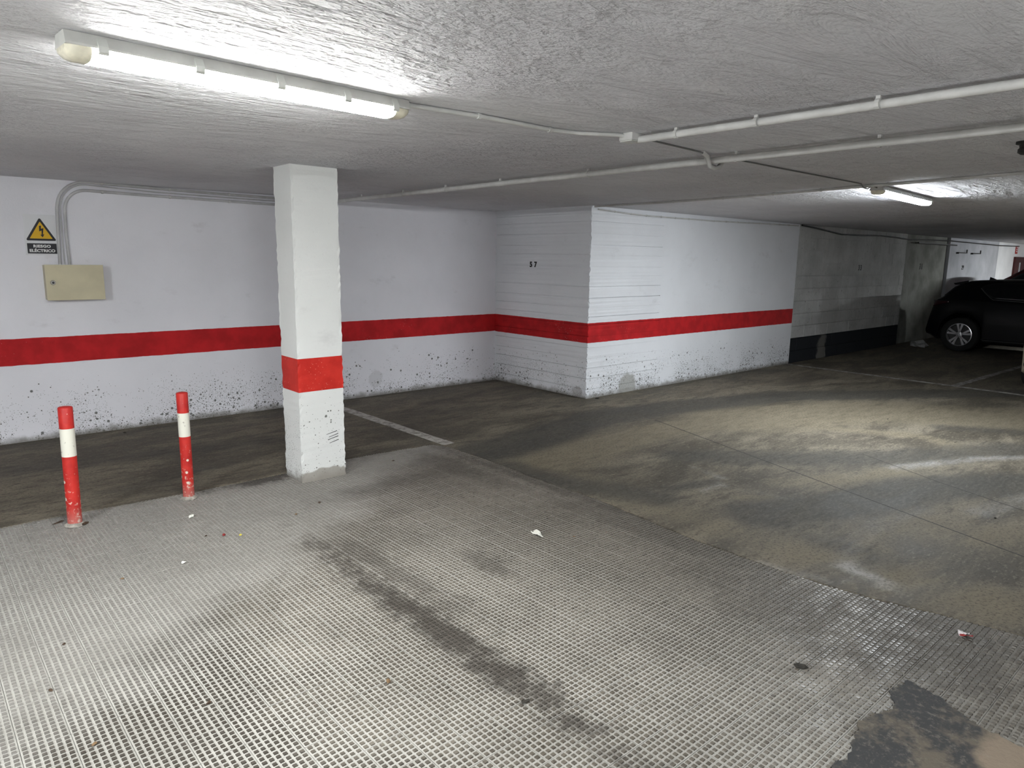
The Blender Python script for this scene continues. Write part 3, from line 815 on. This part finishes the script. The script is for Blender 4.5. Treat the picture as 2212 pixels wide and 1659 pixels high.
# cable crossing to the far lamp
z4 = ZC - 0.006
p4 = [(2.80, 2.285, z4), (3.1, 2.31, z4), (3.42, 2.335, z4), (3.5, 2.34, z4 - 0.006), (3.53, 2.34, z2 - 0.026), (3.61, 2.345, z2 - 0.028), (3.68, 2.35, z4 - 0.012), (3.78, 2.35, z4), (4.4, 2.36, z4), (5.0, 2.36, z4), (5.56, 2.36, z4), (5.61, 2.36, ZC - 0.03), (5.65, 2.362, ZC - 0.0335), (5.70, 2.365, ZC - 0.0335), (5.74, 2.37, ZC - 0.02), (5.82, 2.39, ZC - 0.004), (6.0, 2.44, ZC + 0.012), (6.12, 2.465, ZC + 0.012)]
t_ = conduit('thin dark cable crossing the ceiling from the square box to the far lamp', p4, 0.0045, 'cable', [], name='lamp_cable')
mb = MB(); mb.tube([(3.45, 2.335, ZC - 0.008), (3.50, 2.34, ZC - 0.02), (3.53, 2.34, z2 - 0.033), (3.58, 2.345, z2 - 0.040), (3.64, 2.35, z2 - 0.03), (3.70, 2.355, ZC - 0.012)], 0.0125, 10)
mb.build('sleeve', M['pipe'], t_, smooth=60)
# pipe along the edge of the near slab
pe = []
for k in range(33):
    y_ = 5.40 - k * 0.3
    pe.append((at_y(E2, y_) - 0.05, y_, ZC - 0.014))
conduit('thin white pipe along the ceiling step in front of the far lamp', pe, 0.0115, 'pipe',
        [((at_y(E2, y_) - 0.05, y_, ZC - 0.014), PI2 + 0.12) for y_ in (5.0, 4.35, 3.75, 3.2, 2.75, 2.2, 1.75, 1.3, 0.8)])
# cable along the top of the front wall
pw = wavy((6.06, 5.43, 2.165), (10.7, 5.43, 2.17), 16, 0.0)
pw = [(a, b, c_ - 0.03 * math.sin(min(1, (a - 6.06) / 1.0) * math.pi / 2) + 0.03 * sstep(8, 10.7, a)) for a, b, c_ in pw]
conduit('thin white cable clipped along the top of the white wall', pw, 0.0085, 'pipe',
        [(p, 0) for p in pw[1:-1]], group='pipes and cables along the walls', name='wall_cable', up=-PI2, gap=0.0145)
pb = [(10.8, 5.42, 2.185), (11.4, 5.42, 2.15), (12.2, 5.42, 2.09), (13.0, 5.42, 2.10), (13.8, 5.42, 2.12), (14.6, 5.42, 2.11), (15.3, 5.44, 2.09), (16.4, 5.5, 2.12), (17.7, 5.43, 2.13), (19.5, 5.42, 2.12), (21.3, 5.42, 2.11), (23, 5.42, 2.13)]
conduit('black cable sagging along the top of the grey block wall', pb, 0.012, 'black_cable', [], group='pipes and cables along the walls', name='wall_cable')
# pipes on the left wall above the cream box
def arc(cx, cz, rr, a0, a1, n, y_):
    return [(cx + rr * math.cos(a0 + (a1 - a0) * k / n), y_, cz + rr * math.sin(a0 + (a1 - a0) * k / n)) for k in range(n + 1)]
ya = 7.086
PA = [(1.115, ya, 1.50), (1.122, ya, 1.75), (1.132, ya, 1.97)] + arc(1.36, 1.97, 0.225, math.pi, math.pi / 2, 10, ya)[1:] + [(1.9, ya, 2.185), (2.6, ya, 2.175), (3.4, ya, 2.17), (3.55, ya, 2.17)]
PB = [(1.185, ya, 1.50), (1.18, ya, 1.75), (1.187, ya, 1.97)] + arc(1.36, 1.955, 0.172, math.pi, math.pi / 2, 10, ya)[1:] + [(1.9, ya, 2.118), (2.6, ya, 2.112), (3.4, ya, 2.107), (3.56, ya, 2.115), (3.57, ya, 2.165)]
PC = [(1.150, ya + .004, 1.50), (1.150, ya + .004, 1.7), (1.157, ya + .004, 1.99)] + arc(1.36, 1.975, 0.198, math.pi, math.pi / 2, 10, ya + .004)[1:] + [(1.9, ya + .004, 2.152), (2.6, ya + .004, 2.145), (3.5, ya + .004, 2.14)]
gw = 'pipes on the left wall'
def wclips(P): return [((x_, ya, zz_), 0) for x_, zz_ in P]
conduit('upper outer grey pipe bending from the cream box along the wall top', PA, 0.0125, 'pipe_wall', wclips([(1.48, 2.193), (2.03, 2.183), (2.57, 2.176)]), group=gw, up=-PI2)
conduit('lower inner grey pipe bending from the cream box along the wall top', PB, 0.0125, 'pipe_wall', wclips([(1.48, 2.123), (2.03, 2.117), (2.57, 2.112)]), group=gw, up=-PI2)
conduit('thin grey cable between the two bent pipes above the cream box', PC, 0.005, 'pipe_wall', [], group=gw, name='wall_cable')

# ------------------------------------------------------------------ cream box and warning sign
t_ = thing('wall_cabinet', 'cream metal electrical cabinet on the left wall below the bent pipes', 'cabinet', (1.2, 7.10, 1.35))
mb = MB(); mb.bevbox(-0.212, 0.212, -0.105, 0, -0.145, 0.145, 0.004); mb.build('cabinet_body', M['cream_dark'], t_)
mb = MB(); mb.bevbox(-0.215, 0.215, -0.120, -0.106, -0.148, 0.148, 0.003); door = mb.build('cabinet_door', M['cream'], t_)
mb = MB(); mb.lathe([(0.001, -0.131), (0.014, -0.131), (0.017, -0.127), (0.021, -0.121), (0.021, -0.118)], 16, 'y', (-0.165, 0, 0.0)); lk = mb.build('lock', M['chrome'], door, smooth=40)
mb = MB(); mb.lathe([(0.001, -0.1335), (0.010, -0.1335), (0.010, -0.130)], 12, 'y', (-0.165, 0, 0)); mb.build('key_slot', M['black'], lk) if False else mb.build('key_slot', M['black'], t_)
t_ = thing('warning_sign', 'yellow triangle electrical hazard sign with black lettering strip on the left wall', 'sign', (1.0, 7.098, 1.74))
def xz(x_, y_, z_): return (x_, z_, y_)
mb = MB(); mb.prism([(-0.118, -0.165), (0.118, -0.165), (0.112, 0.168), (-0.112, 0.168)], -0.0015, 0.0015, xf=xz); mb.build('sign_plate', M['signplate'], t_)
def tri(R_, zc, rd):
    out = []
    for k in range(3):
        a = math.radians(90 + 120 * k)
        for q in (-40, 0, 40):
            aa = a + math.radians(q); out.append((R_ * math.cos(a) + rd * math.cos(aa), zc + R_ * math.sin(a) + rd * math.sin(aa)))
    return out
mb = MB(); mb.prism(tri(0.108, 0.018, 0.01), -0.0030, -0.0014, xf=xz); mb.build('triangle_border', M['black'], t_)
mb = MB(); mb.prism(tri(0.088, 0.018, 0.003), -0.0042, -0.0028, xf=xz); mb.build('triangle_field', M['yellow'], t_)
bolt = [(-0.008, 0.075), (0.006, 0.078), (0.004, 0.052), (0.022, 0.058), (0.014, 0.006), (0.024, 0.008), (0.011, -0.018), (-0.004, 0.002), (0.005, 0.004), (0.007, 0.038), (-0.010, 0.030)]
mb = MB(); mb.prism(bolt, -0.0054, -0.004, xf=xz); mb.build('lightning_bolt', M['black'], t_)
mb = MB(); mb.prism([(-0.104, -0.152), (0.104, -0.152), (0.104, -0.068), (-0.104, -0.068)], -0.0030, -0.0014, xf=xz); mb.build('caption_strip', M['black'], t_)
for body_, zz_, sp in (('RIESGO', -0.092, 1.06), ('EL\u00c9CTRICO', -0.129, 1.0)):
    o = text_mesh(body_, 0.0315, M['signwhite'], 'caption_text', Matrix.Translation((1.0, 7.0945, 1.74 + zz_)) @ RX @ Matrix.Diagonal((1.12, 1, 1, 1)), None, 0.0012, spacing=sp, ext=0.0005)
    o.parent = t_; o.matrix_basis = Matrix.Translation((0, -0.0036, zz_)) @ RX @ Matrix.Diagonal((1.12, 1, 1, 1))

# ------------------------------------------------------------------ far fittings
M['iron'] = plain('dark_iron', (0.02, 0.02, 0.02), 0.6)
mb = MB(); mb.box(15.7, 18.0, 5.40, 5.43, 2.03, 2.055)
mb.box(15.8, 15.83, 5.43, 5.515, 2.035, 2.05); mb.box(17.5, 17.53, 5.43, 5.515, 2.035, 2.05)
tag(mb.build('wall_rail', M['iron']), 'long dark horizontal rail high on the far grey wall', 'rail')
for x_, lb in ((18.15, 'dark angled bracket on the pale far wall, nearer the dark car roof rail'), (19.15, 'dark angled bracket on the pale far wall, nearer the red door')):
    mb = MB(); mb.box(x_, x_ + 0.6, 5.40, 5.42, 1.875, 1.895); mb.box(x_ + 0.57, x_ + 0.6, 5.40, 5.42, 1.895, 1.96); mb.box(x_, x_ + 0.02, 5.40, 5.452, 1.86, 1.895)
    tag(mb.build('wall_bracket', M['iron']), lb, 'bracket', 'brackets on the far wall')
M['reddoor'] = plain('red_door_paint', (0.05, 0.005, 0.005), 0.5, var=0.1, scale=3)
M['redsign'] = plain('red_sign_paint', (0.42, 0.03, 0.02), 0.5)
mb = MB(); mb.box(22.75, 23.75, 5.40, 5.449, 0, 1.85)
dr = mb.build('door_1', M['reddoor']); struct(dr)
mb = MB(); mb.box(23.15, 23.22, 5.385, 5.40, 0.9, 1.7); mb.build('door_window_bar', M['paleW'], dr)
mb = MB(); mb.box(22.80, 22.98, 5.435, 5.449, 1.93, 2.13); sg = mb.build('far_wall_sign', M['redsign'])
tag(sg, 'small upright red sign on the far white wall above the red door', 'sign')
for k in range(3):
    mb = MB(); z_ = 2.08 - k * 0.05; mb.box(22.84, 22.94, 5.432, 5.436, z_, z_ + 0.025); mb.build('pale_mark', M['farW'], sg)
t_ = thing('ceiling_detector', 'dark round detector under the ceiling at the right edge', 'detector', (4.235, 1.025, ZC))
mb = MB(); mb.lathe([(0.045, 0), (0.045, -0.012), (0.03, -0.016), (0.028, -0.03)], 18); mb.build('detector_base', M['iron'], t_, smooth=40)
mb = MB(); mb.lathe([(0.028, -0.03), (0.034, -0.036), (0.034, -0.052), (0.02, -0.062), (0.001, -0.064)], 18); mb.build('detector_head', M['iron'], t_, smooth=40)

# ------------------------------------------------------------------ cars
M['glass'] = plain('dark_car_glass', (0.006, 0.007, 0.009), 0.06, 0.5)
M['tyre'] = plain('tyre_rubber', (0.012, 0.012, 0.012), 0.85)
M['alloy'] = plain('alloy_wheel', (0.55, 0.55, 0.57), 0.3, 0.5, 0.85)
M['alloy_dark'] = plain('wheel_dark_grey', (0.03, 0.03, 0.03), 0.5)  # dark grey of the disc behind the spokes
M['trimmetal'] = plain('dull_window_trim', (0.12, 0.12, 0.12), 0.5, 0.4, 0.5)
M['trimblack'] = plain('car_black_trim', (0.01, 0.01, 0.01), 0.5)
M['tail'] = plain('tail_lamp_red', (0.03, 0.006, 0.009), 0.15, 0.5)
M['headglass'] = plain('headlamp_glass', (0.10, 0.13, 0.13), 0.08, 0.6)
def interp(P, s):
    if s <= P[0][0]: return P[0][1]
    for a, b in zip(P[:-1], P[1:]):
        if s <= b[0]: return a[1] + (b[1] - a[1]) * (s - a[0]) / (b[0] - a[0])
    return P[-1][1]
def paint(name, c):
    t = NT(name, 0.4, 0.2); t.col(c); t.set(t.b, 'Coat__Weight', 0.08); t.set(t.b, 'Coat__Roughness', 0.08); return t.m
def make_car(name, label, paint_m, L, W, top, belt, zbot, wheels, wr, rim, loc, rz, wins, rear_w, front_w, spoiler=None, fin=None, tail=None):
    car = thing(name, label, 'car', loc, rz)
    hw = W / 2
    def halfw(s):
        e = min(s, L - s)
        return hw * (0.80 + 0.20 * (1 - (1 - min(1, e / 0.45)) ** 2.4))
    def zb(s):
        z = zbot + 0.12 * (1 - sstep(0, 0.35, s)) + 0.10 * (1 - sstep(0, 0.3, L - s))
        for ws in wheels:
            R2 = (wr + 0.05) ** 2 - (s - ws) ** 2
            if R2 > 0: z = max(z, wr + math.sqrt(R2) * 0.98)
        return z
    def section(s):
        w_, zt, b0 = halfw(s), interp(top, s), zb(s)
        bz = min(interp(belt, s), zt - 0.045)
        gl = max(0, min(1, (zt - bz) / 0.36))
        wr_ = w_ * (0.95 - 0.20 * gl)
        mz = max(b0 + 0.09, min(bz - 0.05, 0.55))
        return [(0, b0 + 0.02), (w_ * 0.90, b0), (w_ * 0.985, b0 + 0.045), (w_, mz), (w_ * 0.985, bz - 0.035), (w_ * 0.955, bz), (wr_, max(bz + 0.004, zt - 0.05)), (wr_ * 0.9, zt - 0.016), (wr_ * 0.6, zt - 0.003), (0, zt)]
    def side_y(s, z):
        sec = section(s)
        for a, b in zip(sec[1:-1], sec[2:]):
            if a[1] <= z <= b[1]: return a[0] + (b[0] - a[0]) * (z - a[1]) / max(1e-6, b[1] - a[1])
        return sec[6][0]
    st = [0.0, 0.012]
    s = 0.03
    while s < L - 0.02: st.append(s); s += 0.035
    st += [L - 0.012, L]
    mb = MB(); rings = []
    for s in st:
        sec = section(s)
        rings.append([(s, -y_, z_) for y_, z_ in sec[1:][::-1][1:]][::-1] if False else [(s, y_, z_) for y_, z_ in sec] + [(s, -y_, z_) for y_, z_ in sec[-2:0:-1]])
    loft(mb, rings)
    n = len(rings[0]); mb.add(rings[0], [tuple(range(n))]); mb.add(rings[-1], [tuple(range(n))])
    mb.build('body', paint_m, car, smooth=35)
    def patch_(nm, s0, s1, zl, zu, mat_, side, off=0.006, nu=16, nv=5):
        mb = MB()
        def fn(u, v):
            s = s0 + (s1 - s0) * u; a, b = zl(s), zu(s); z = a + (b - a) * v
            return (s, side * (side_y(s, z) + off), z)
        mb.grid(fn, nu, nv)
        o = mb.build(nm, mat_, car, smooth='all')
        md = o.modifiers.new('thickness', 'SOLIDIFY'); md.thickness = 0.01; md.offset = 0
        return o
    for side in (-1, 1):
        for (s0, s1, zl, zu) in wins:
            patch_('side_window', s0, s1, lambda s, zl=zl: interp(zl, s), lambda s, zu=zu: min(interp(zu, s), interp(top, s) - 0.055), M['glass'], side)
            mb = MB(); pts_ = []
            for k in range(17):
                s = s0 + (s1 - s0) * k / 16; z = interp(zl, s); pts_.append((s, side * (side_y(s, z) + 0.008), z))
            mb.tube(pts_, 0.006, 6); mb.build('window_trim', M['trimmetal'], car, smooth=60)
        for ws in wheels:
            wh = bpy.data.objects.new('wheel', MB().lathe([(rim * 0.99, -0.10), (wr - 0.02, -0.105), (wr, -0.085), (wr, 0.085), (wr - 0.02, 0.105), (rim * 1.0, 0.10), (rim * 0.96, 0.06), (rim * 0.96, -0.1)], 36, 'y').mesh('tyre', M['tyre'], smooth=50))
            col.objects.link(wh); wh.parent = car; wh.location = (ws, side * (hw - 0.105), wr)
            mb = MB(); mb.lathe([(rim * 1.01, side * 0.104), (rim * 0.95, side * 0.107), (rim * 0.93, side * 0.085), (rim * 0.9, side * 0.05)], 36, 'y'); mb.build('rim', M['alloy'], wh, smooth=40)
            mb = MB(); mb.lathe([(rim * 0.9, side * 0.03), (0.001, side * 0.03)], 24, 'y'); mb.build('brake_disc', M['alloy_dark'], wh)
            mb = MB()
            for k in range(5):
                for dlt in (-0.19, 0.19):
                    a = k * 2 * math.pi / 5 + math.pi / 2 + dlt
                    a0 = k * 2 * math.pi / 5 + math.pi / 2 + dlt * 0.55
                    ca_, sa_ = math.cos(a), math.sin(a); c0, s0_ = math.cos(a0), math.sin(a0)
                    wi, wo = rim * 0.055, rim * 0.10
                    pi_, po = rim * 0.2, rim * 0.95
                    q = [(c0 * pi_ - s0_ * wi, s0_ * pi_ + c0 * wi), (c0 * pi_ + s0_ * wi, s0_ * pi_ - c0 * wi), (ca_ * po + sa_ * wo, sa_ * po - ca_ * wo), (ca_ * po - sa_ * wo, sa_ * po + ca_ * wo)]
                    mb.prism(q, side * 0.072, side * 0.098, xf=lambda a_, b_, h_: (a_, h_, b_))
            mb.lathe([(rim * 0.26, side * 0.07), (rim * 0.24, side * 0.096), (rim * 0.1, side * 0.1), (0.001, side * 0.1)], 20, 'y')
            mb.build('spokes', M['alloy'], wh)
        if tail:
            patch_('tail_lamp', *tail, M['tail'], side, 0.006, 10, 4)
        mb = MB(); sm_ = L * 0.67; zm = interp(belt, sm_) + 0.07
        mb.bevbox(sm_ - 0.05, sm_ + 0.08, side * hw * 0.97 if side > 0 else side * (hw * 0.97 + 0.15), side * (hw * 0.97 + 0.15) if side > 0 else side * hw * 0.97, zm - 0.06, zm + 0.06, 0.02); mb.build('mirror', paint_m, car)
        mb = MB(); mb.tube([(s, side * (side_y(s, zbot + 0.1) + 0.001), zbot + 0.075) for s in [wheels[0] + wr + 0.07 + (wheels[1] - wheels[0] - 2 * wr - 0.14) * k / 8 for k in range(9)]], 0.022, 8); mb.build('sill', M['trimblack'], car, smooth=60)
    for nm, (s0, s1) in (('rear_window', rear_w), ('windscreen', front_w)):
        mb = MB()
        def fn(u, v, s0=s0, s1=s1):
            s = s0 + (s1 - s0) * v; sec = section(s)
            yy = (u * 2 - 1) * sec[6][0] * 0.92
            a = abs(yy); zz = sec[9][1]
            for p, q in zip(sec[6:-1], sec[7:]):
                if q[0] <= a <= p[0]: zz = p[1] + (q[1] - p[1]) * (p[0] - a) / max(1e-6, p[0] - q[0])
            return (s, yy, zz + 0.008)
        mb.grid(fn, 14, 8); o = mb.build(nm, M['glass'], car, smooth='all')
        md = o.modifiers.new('thickness', 'SOLIDIFY'); md.thickness = 0.008; md.offset = 0
    if spoiler:
        s0, s1, z0, z1_ = spoiler
        w_ = halfw(0.6) * 0.72
        mb = MB(); mb.add([(s0, -w_, z0), (s0, w_, z0), (s1, w_, z1_), (s1, -w_, z1_), (s0 + 0.03, -w_, z0 - 0.03), (s0 + 0.03, w_, z0 - 0.03), (s1, w_, z1_ - 0.07), (s1, -w_, z1_ - 0.07)],
                          [(0, 1, 2, 3), (4, 7, 6, 5), (0, 4, 5, 1), (1, 5, 6, 2), (2, 6, 7, 3), (3, 7, 4, 0)])
        mb.build('roof_spoiler', paint_m, car)
    if fin:
        s0, z0 = fin
        mb = MB(); mb.add([(s0, -0.02, z0 - 0.01), (s0, 0.02, z0 - 0.01), (s0 + 0.005, 0, z0 + 0.058), (s0 + 0.15, -0.012, z0 + 0.0), (s0 + 0.15, 0.012, z0 + 0.0)], [(0, 2, 1), (0, 3, 2), (1, 2, 4), (2, 3, 4), (0, 1, 4, 3)])
        mb.build('roof_antenna', paint_m, car)
    return car
SUV_TOP = [(0, 0.44), (0.03, 0.62), (0.07, 0.76), (0.115, 0.93), (0.15, 0.99), (0.25, 1.03), (0.44, 1.235), (0.6, 1.318), (0.95, 1.35), (1.5, 1.368), (2.0, 1.35), (2.3, 1.29), (2.95, 0.98), (3.3, 0.93), (3.75, 0.85), (3.93, 0.70), (3.98, 0.48), (4.0, 0.36)]
SUV_BELT = [(0, 0.95), (0.25, 1.0), (1.1, 0.965), (1.6, 0.945), (3.0, 0.92), (4, 0.8)]
lw = [(0.86, 1.19), (0.93, 1.12), (1.08, 0.992), (1.6, 0.972), (2.75, 0.95)]
uw = [(0.86, 1.20), (0.92, 1.25), (1.05, 1.29), (1.3, 1.31), (2.0, 1.29), (2.3, 1.22), (2.75, 1.02)]
make_car('dark_car', 'black sport utility car parked against the far grey wall', paint('black_car_paint', (0.0025, 0.0025, 0.0035)), 4.0, 1.62, SUV_TOP, SUV_BELT, 0.17, (0.63, 3.0), 0.318, 0.212,
         (15.02 + 0.81, 4.93, 0), -PI2, [(0.86, 1.62, lw, uw), (1.68, 2.72, lw, uw)], (0.27, 0.42), (2.38, 2.9), (0.37, 0.62, 1.268, 1.325), (0.80, 1.335), (0.10, 0.40, lambda s: 0.82 + (s - 0.1) * 0.3, lambda s: 0.935))
RED_TOP = [(0, 0.44), (0.03, 0.7), (0.12, 1.0), (0.4, 1.45), (0.7, 1.60), (1.5, 1.66), (1.9, 1.6), (2.75, 1.04), (3.2, 0.98), (3.7, 0.85), (3.9, 0.66), (3.95, 0.4)]
rl = [(0.5, 1.08), (2.6, 1.02)]; ru = [(0.5, 1.42), (0.7, 1.52), (1.5, 1.57), (1.9, 1.5), (2.6, 1.08)]
make_car('red_car', 'dark red car behind the roof of the black car', paint('red_car_paint', (0.06, 0.004, 0.006)), 3.95, 1.66, RED_TOP, [(0, 1.0), (2.7, 1.02), (3.95, 0.8)], 0.17, (0.65, 3.1), 0.31, 0.2,
         (19.35, 2.3, 0), PI2, [(0.55, 1.3, rl, ru), (1.36, 2.5, rl, ru)], (0.16, 0.38), (1.98, 2.68))
BE_TOP = [(0, 0.40), (0.03, 0.62), (0.08, 0.85), (0.3, 1.2), (0.5, 1.3), (1.2, 1.36), (1.7, 1.3), (2.45, 0.92), (2.8, 0.88), (3.1, 0.80), (3.3, 0.72), (3.37, 0.62), (3.40, 0.45), (3.405, 0.3)]
bl_ = [(0.35, 0.92), (2.4, 0.86)]; bu_ = [(0.35, 1.1), (0.55, 1.22), (1.2, 1.27), (1.7, 1.2), (2.4, 0.9)]
bc = make_car('beige_car', 'beige small car nosing in at the right edge with round lamps', paint('beige_car_paint', (0.55, 0.50, 0.38)), 3.405, 1.62, BE_TOP, [(0, 0.85), (2.5, 0.88), (3.4, 0.66)], 0.17, (0.55, 2.75), 0.29, 0.19,
         (10.95 + 3.405, 1.648, 0), math.pi, [(0.4, 1.2, bl_, bu_), (1.26, 2.3, bl_, bu_)], (0.10, 0.28), (1.75, 2.42))
for side in (-1, 1):
    for zc_, rr, sx_, nm in ((0.655, 0.085, 3.26, 'headlamp'), (0.345, 0.065, 3.30, 'fog_lamp')):
        mb = MB(); mb.lathe([(rr, sx_ - 0.03), (rr, sx_ + 0.035), (rr * 0.85, sx_ + 0.05)], 24, 'x', (0, side * 0.66, zc_)); h_ = mb.build(nm, M['trimblack'], bc, smooth=40)
        mb = MB(); mb.lathe([(rr * 0.85, sx_ + 0.045), (rr * 0.6, sx_ + 0.06), (0.001, sx_ + 0.066)], 24, 'x', (0, side * 0.66, zc_)); mb.build('lamp_glass', M['headglass'], h_, smooth='all')
mb = MB(); mb.tube([(3.385, -0.5, 0.55), (3.40, -0.2, 0.535), (3.40, 0.2, 0.535), (3.385, 0.5, 0.55), (3.33, 0.66, 0.565), (3.16, 0.775, 0.575)], 0.005, 6); mb.build('bumper_seam', M['trimblack'], bc)

# ------------------------------------------------------------------ litter
def scrap(name, label, cat, p, size, mat_, group, flat=0.25, n=9):
    bm = bmesh.new()
    bmesh.ops.create_icosphere(bm, subdivisions=1 if n == 9 else n, radius=1)
    for v in bm.verts:
        k = random.uniform(0.6, 1.25)
        v.co = Vector((v.co.x * size[0] * k, v.co.y * size[1] * k, max(0, (v.co.z + 0.6)) * min(size) * flat * random.uniform(0.5, 1.4)))
    me = bpy.data.meshes.new(name); bm.to_mesh(me); bm.free(); me.materials.append(mat_)
    o = bpy.data.objects.new(name, me); col.objects.link(o)
    o.location = p; o.rotation_euler = (0, 0, random.uniform(0, 6.28))
    return tag(o, label, cat, group)
def paper(name, label, cat, p, size, mat_, group, curl=0.01):
    mb = MB(); nx = 6
    ph = random.uniform(0, 6)
    def fn(u, v):
        return ((u - .5) * size[0] + jit(size[0] * .06), (v - .5) * size[1] + jit(size[1] * .06), curl * (0.2 + 0.5 + 0.5 * math.sin(u * 5 + v * 3 + ph)))
    mb.grid(fn, nx, 4)
    o = mb.build(name, mat_); o.location = p; o.rotation_euler = (0, 0, random.uniform(0, 6.28))
    md = o.modifiers.new('thickness', 'SOLIDIFY'); md.thickness = 0.0012
    return tag(o, label, cat, group)
M['paper'] = plain('scrap_paper', (0.72, 0.72, 0.66), 0.7)
M['leafdk'] = plain('dry_leaf_dark', (0.05, 0.03, 0.018), 0.8, var=0.3, scale=80)
M['leafbr'] = plain('dry_leaf_brown', (0.16, 0.10, 0.05), 0.8, var=0.3, scale=80)
M['soil'] = plain('dirt_crumb', (0.03, 0.027, 0.022), 0.9)
M['redbit'] = plain('red_scrap', (0.22, 0.02, 0.02), 0.5)
M['yelbit'] = plain('yellow_scrap', (0.65, 0.55, 0.08), 0.6)
M['wrap'] = plain('wrapper_silver', (0.75, 0.7, 0.72), 0.25, 0.5, 0.3)
zt = -0.003
paper('paper_scrap', 'torn pale paper scrap lying in the middle of the studded ramp', 'litter', (2.717, 2.827, zt), (0.10, 0.035), M['paper'], 'litter on the ramp', 0.018)
paper('paper_scrap', 'small white paper bit on the ramp in front of the right post', 'litter', (1.254, 4.392, zt), (0.035, 0.022), M['paper'], 'litter on the ramp', 0.012)
paper('paper_scrap', 'tiny white paper bit on the ramp between posts and lamp pool', 'litter', (1.016, 3.734, zt), (0.026, 0.014), M['paper'], 'litter on the ramp', 0.008)
scrap('red_scrap', 'tiny dark red scrap on the ramp left of the yellow scrap', 'litter', (1.309, 3.982, zt), (0.014, 0.009, 0.01), M['redbit'], 'litter on the ramp', 0.6)
scrap('yellow_scrap', 'tiny yellow scrap on the ramp right of the red scrap', 'litter', (1.383, 3.922, zt), (0.014, 0.009, 0.01), M['yelbit'], 'litter on the ramp', 0.5)
wr_o = paper('wrapper', 'crumpled red and silver wrapper near the right edge of the ramp', 'litter', (3.388, 0.802, zt), (0.05, 0.03), M['wrap'], 'litter on the ramp', 0.016)
mb = MB(); mb.grid(lambda u, v: ((u - .5) * 0.05 + jit(.003), 0.012 + v * 0.012, 0.012 + jit(.004)), 4, 2); mb.build('red_print', M['redbit'], wr_o)
scrap('dry_leaf', 'curled brown leaf at the foot of the left post', 'leaf', (0.735, 4.672, zt), (0.028, 0.014, 0.01), M['leafdk'], 'litter on the ramp', 0.8)
scrap('dry_leaf', 'dark leaf behind the foot of the left post', 'leaf', (0.615, 4.80, zt), (0.04, 0.012, 0.01), M['leafdk'], 'litter on the ramp', 0.5)
LEAF = [((1.225, 4.034), 'dark speck of leaf on the ramp left of the red scrap', 'leafdk', .011), ((0.724, 3.736), 'small brown leaf on the ramp in front of the left post', 'leafbr', .011),
        ((0.39, 3.227), 'small dark leaf near the left edge of the ramp', 'leafdk', .01), ((1.597, 1.704), 'black clot beside the lower dark wheel track', 'soil', .018),
        ((0.711, 2.439), 'dark clot on the bright lower left paving', 'leafdk', .014), ((2.596, 1.152), 'dark clump of dirt on the right part of the ramp', 'soil', .03),
        ((7.74, 2.77), 'thin dark twig on the yellowish floor patch', 'soil', .04), ((7.217, 1.979), 'thin dark twig on the floor at right, nearer the camera', 'soil', .035),
        ((1.984, 4.143), 'small dark leaf on the ramp in front of the pillar', 'leafdk', .015), ((1.776, 4.038), 'brown leaf on the ramp in front of the pillar, lower left', 'leafbr', .016),
        ((2.881, 4.67), 'dark leaf on the ramp right of the pillar', 'leafdk', .015), ((5.188, 1.148), 'dark leaf on the floor at the right edge', 'soil', .016),
        ((2.871, 2.673), 'small brown crumb right of the pale paper scrap', 'leafbr', .009), ((1.279, 2.138), 'olive crumb on the paving left of the dark wheel track', 'leafbr', .016),
        ((0.294, 2.892), 'dark sliver of leaf near the lower left corner', 'leafdk', .013), ((0.353, 2.46), 'yellowish leaf bit at the lower left corner', 'leafbr', .014),
        ((1.466, 6.934), 'small dark crumb at the foot of the left wall', 'soil', .014), ((6.1, 5.38), 'dark crumb at the foot of the white wall corner', 'soil', .03)]
for (px_, py_), lb, mt, sz in LEAF:
    twig = 'twig' in lb
    z_ = 0.0 if inside((px_, py_), poly) else zt
    scrap('twig' if twig else 'dry_leaf' if 'lea' in lb else 'dirt_crumb', lb, 'twig' if twig else 'leaf' if 'lea' in lb else 'crumb', (px_, py_, z_), (sz, sz * (0.12 if twig else 0.6), sz), M[mt], 'litter on the ramp and floor', 0.5)
M['bag'] = plain('dusty_plastic', (0.3, 0.3, 0.3), 0.6)
scrap('plastic_bag', 'crumpled pale plastic bag on the floor behind the black car', 'litter', (15.2, 5.02, 0.0), (0.20, 0.13, 0.12), M['bag'], 'litter on the ramp and floor', 0.7, 2)
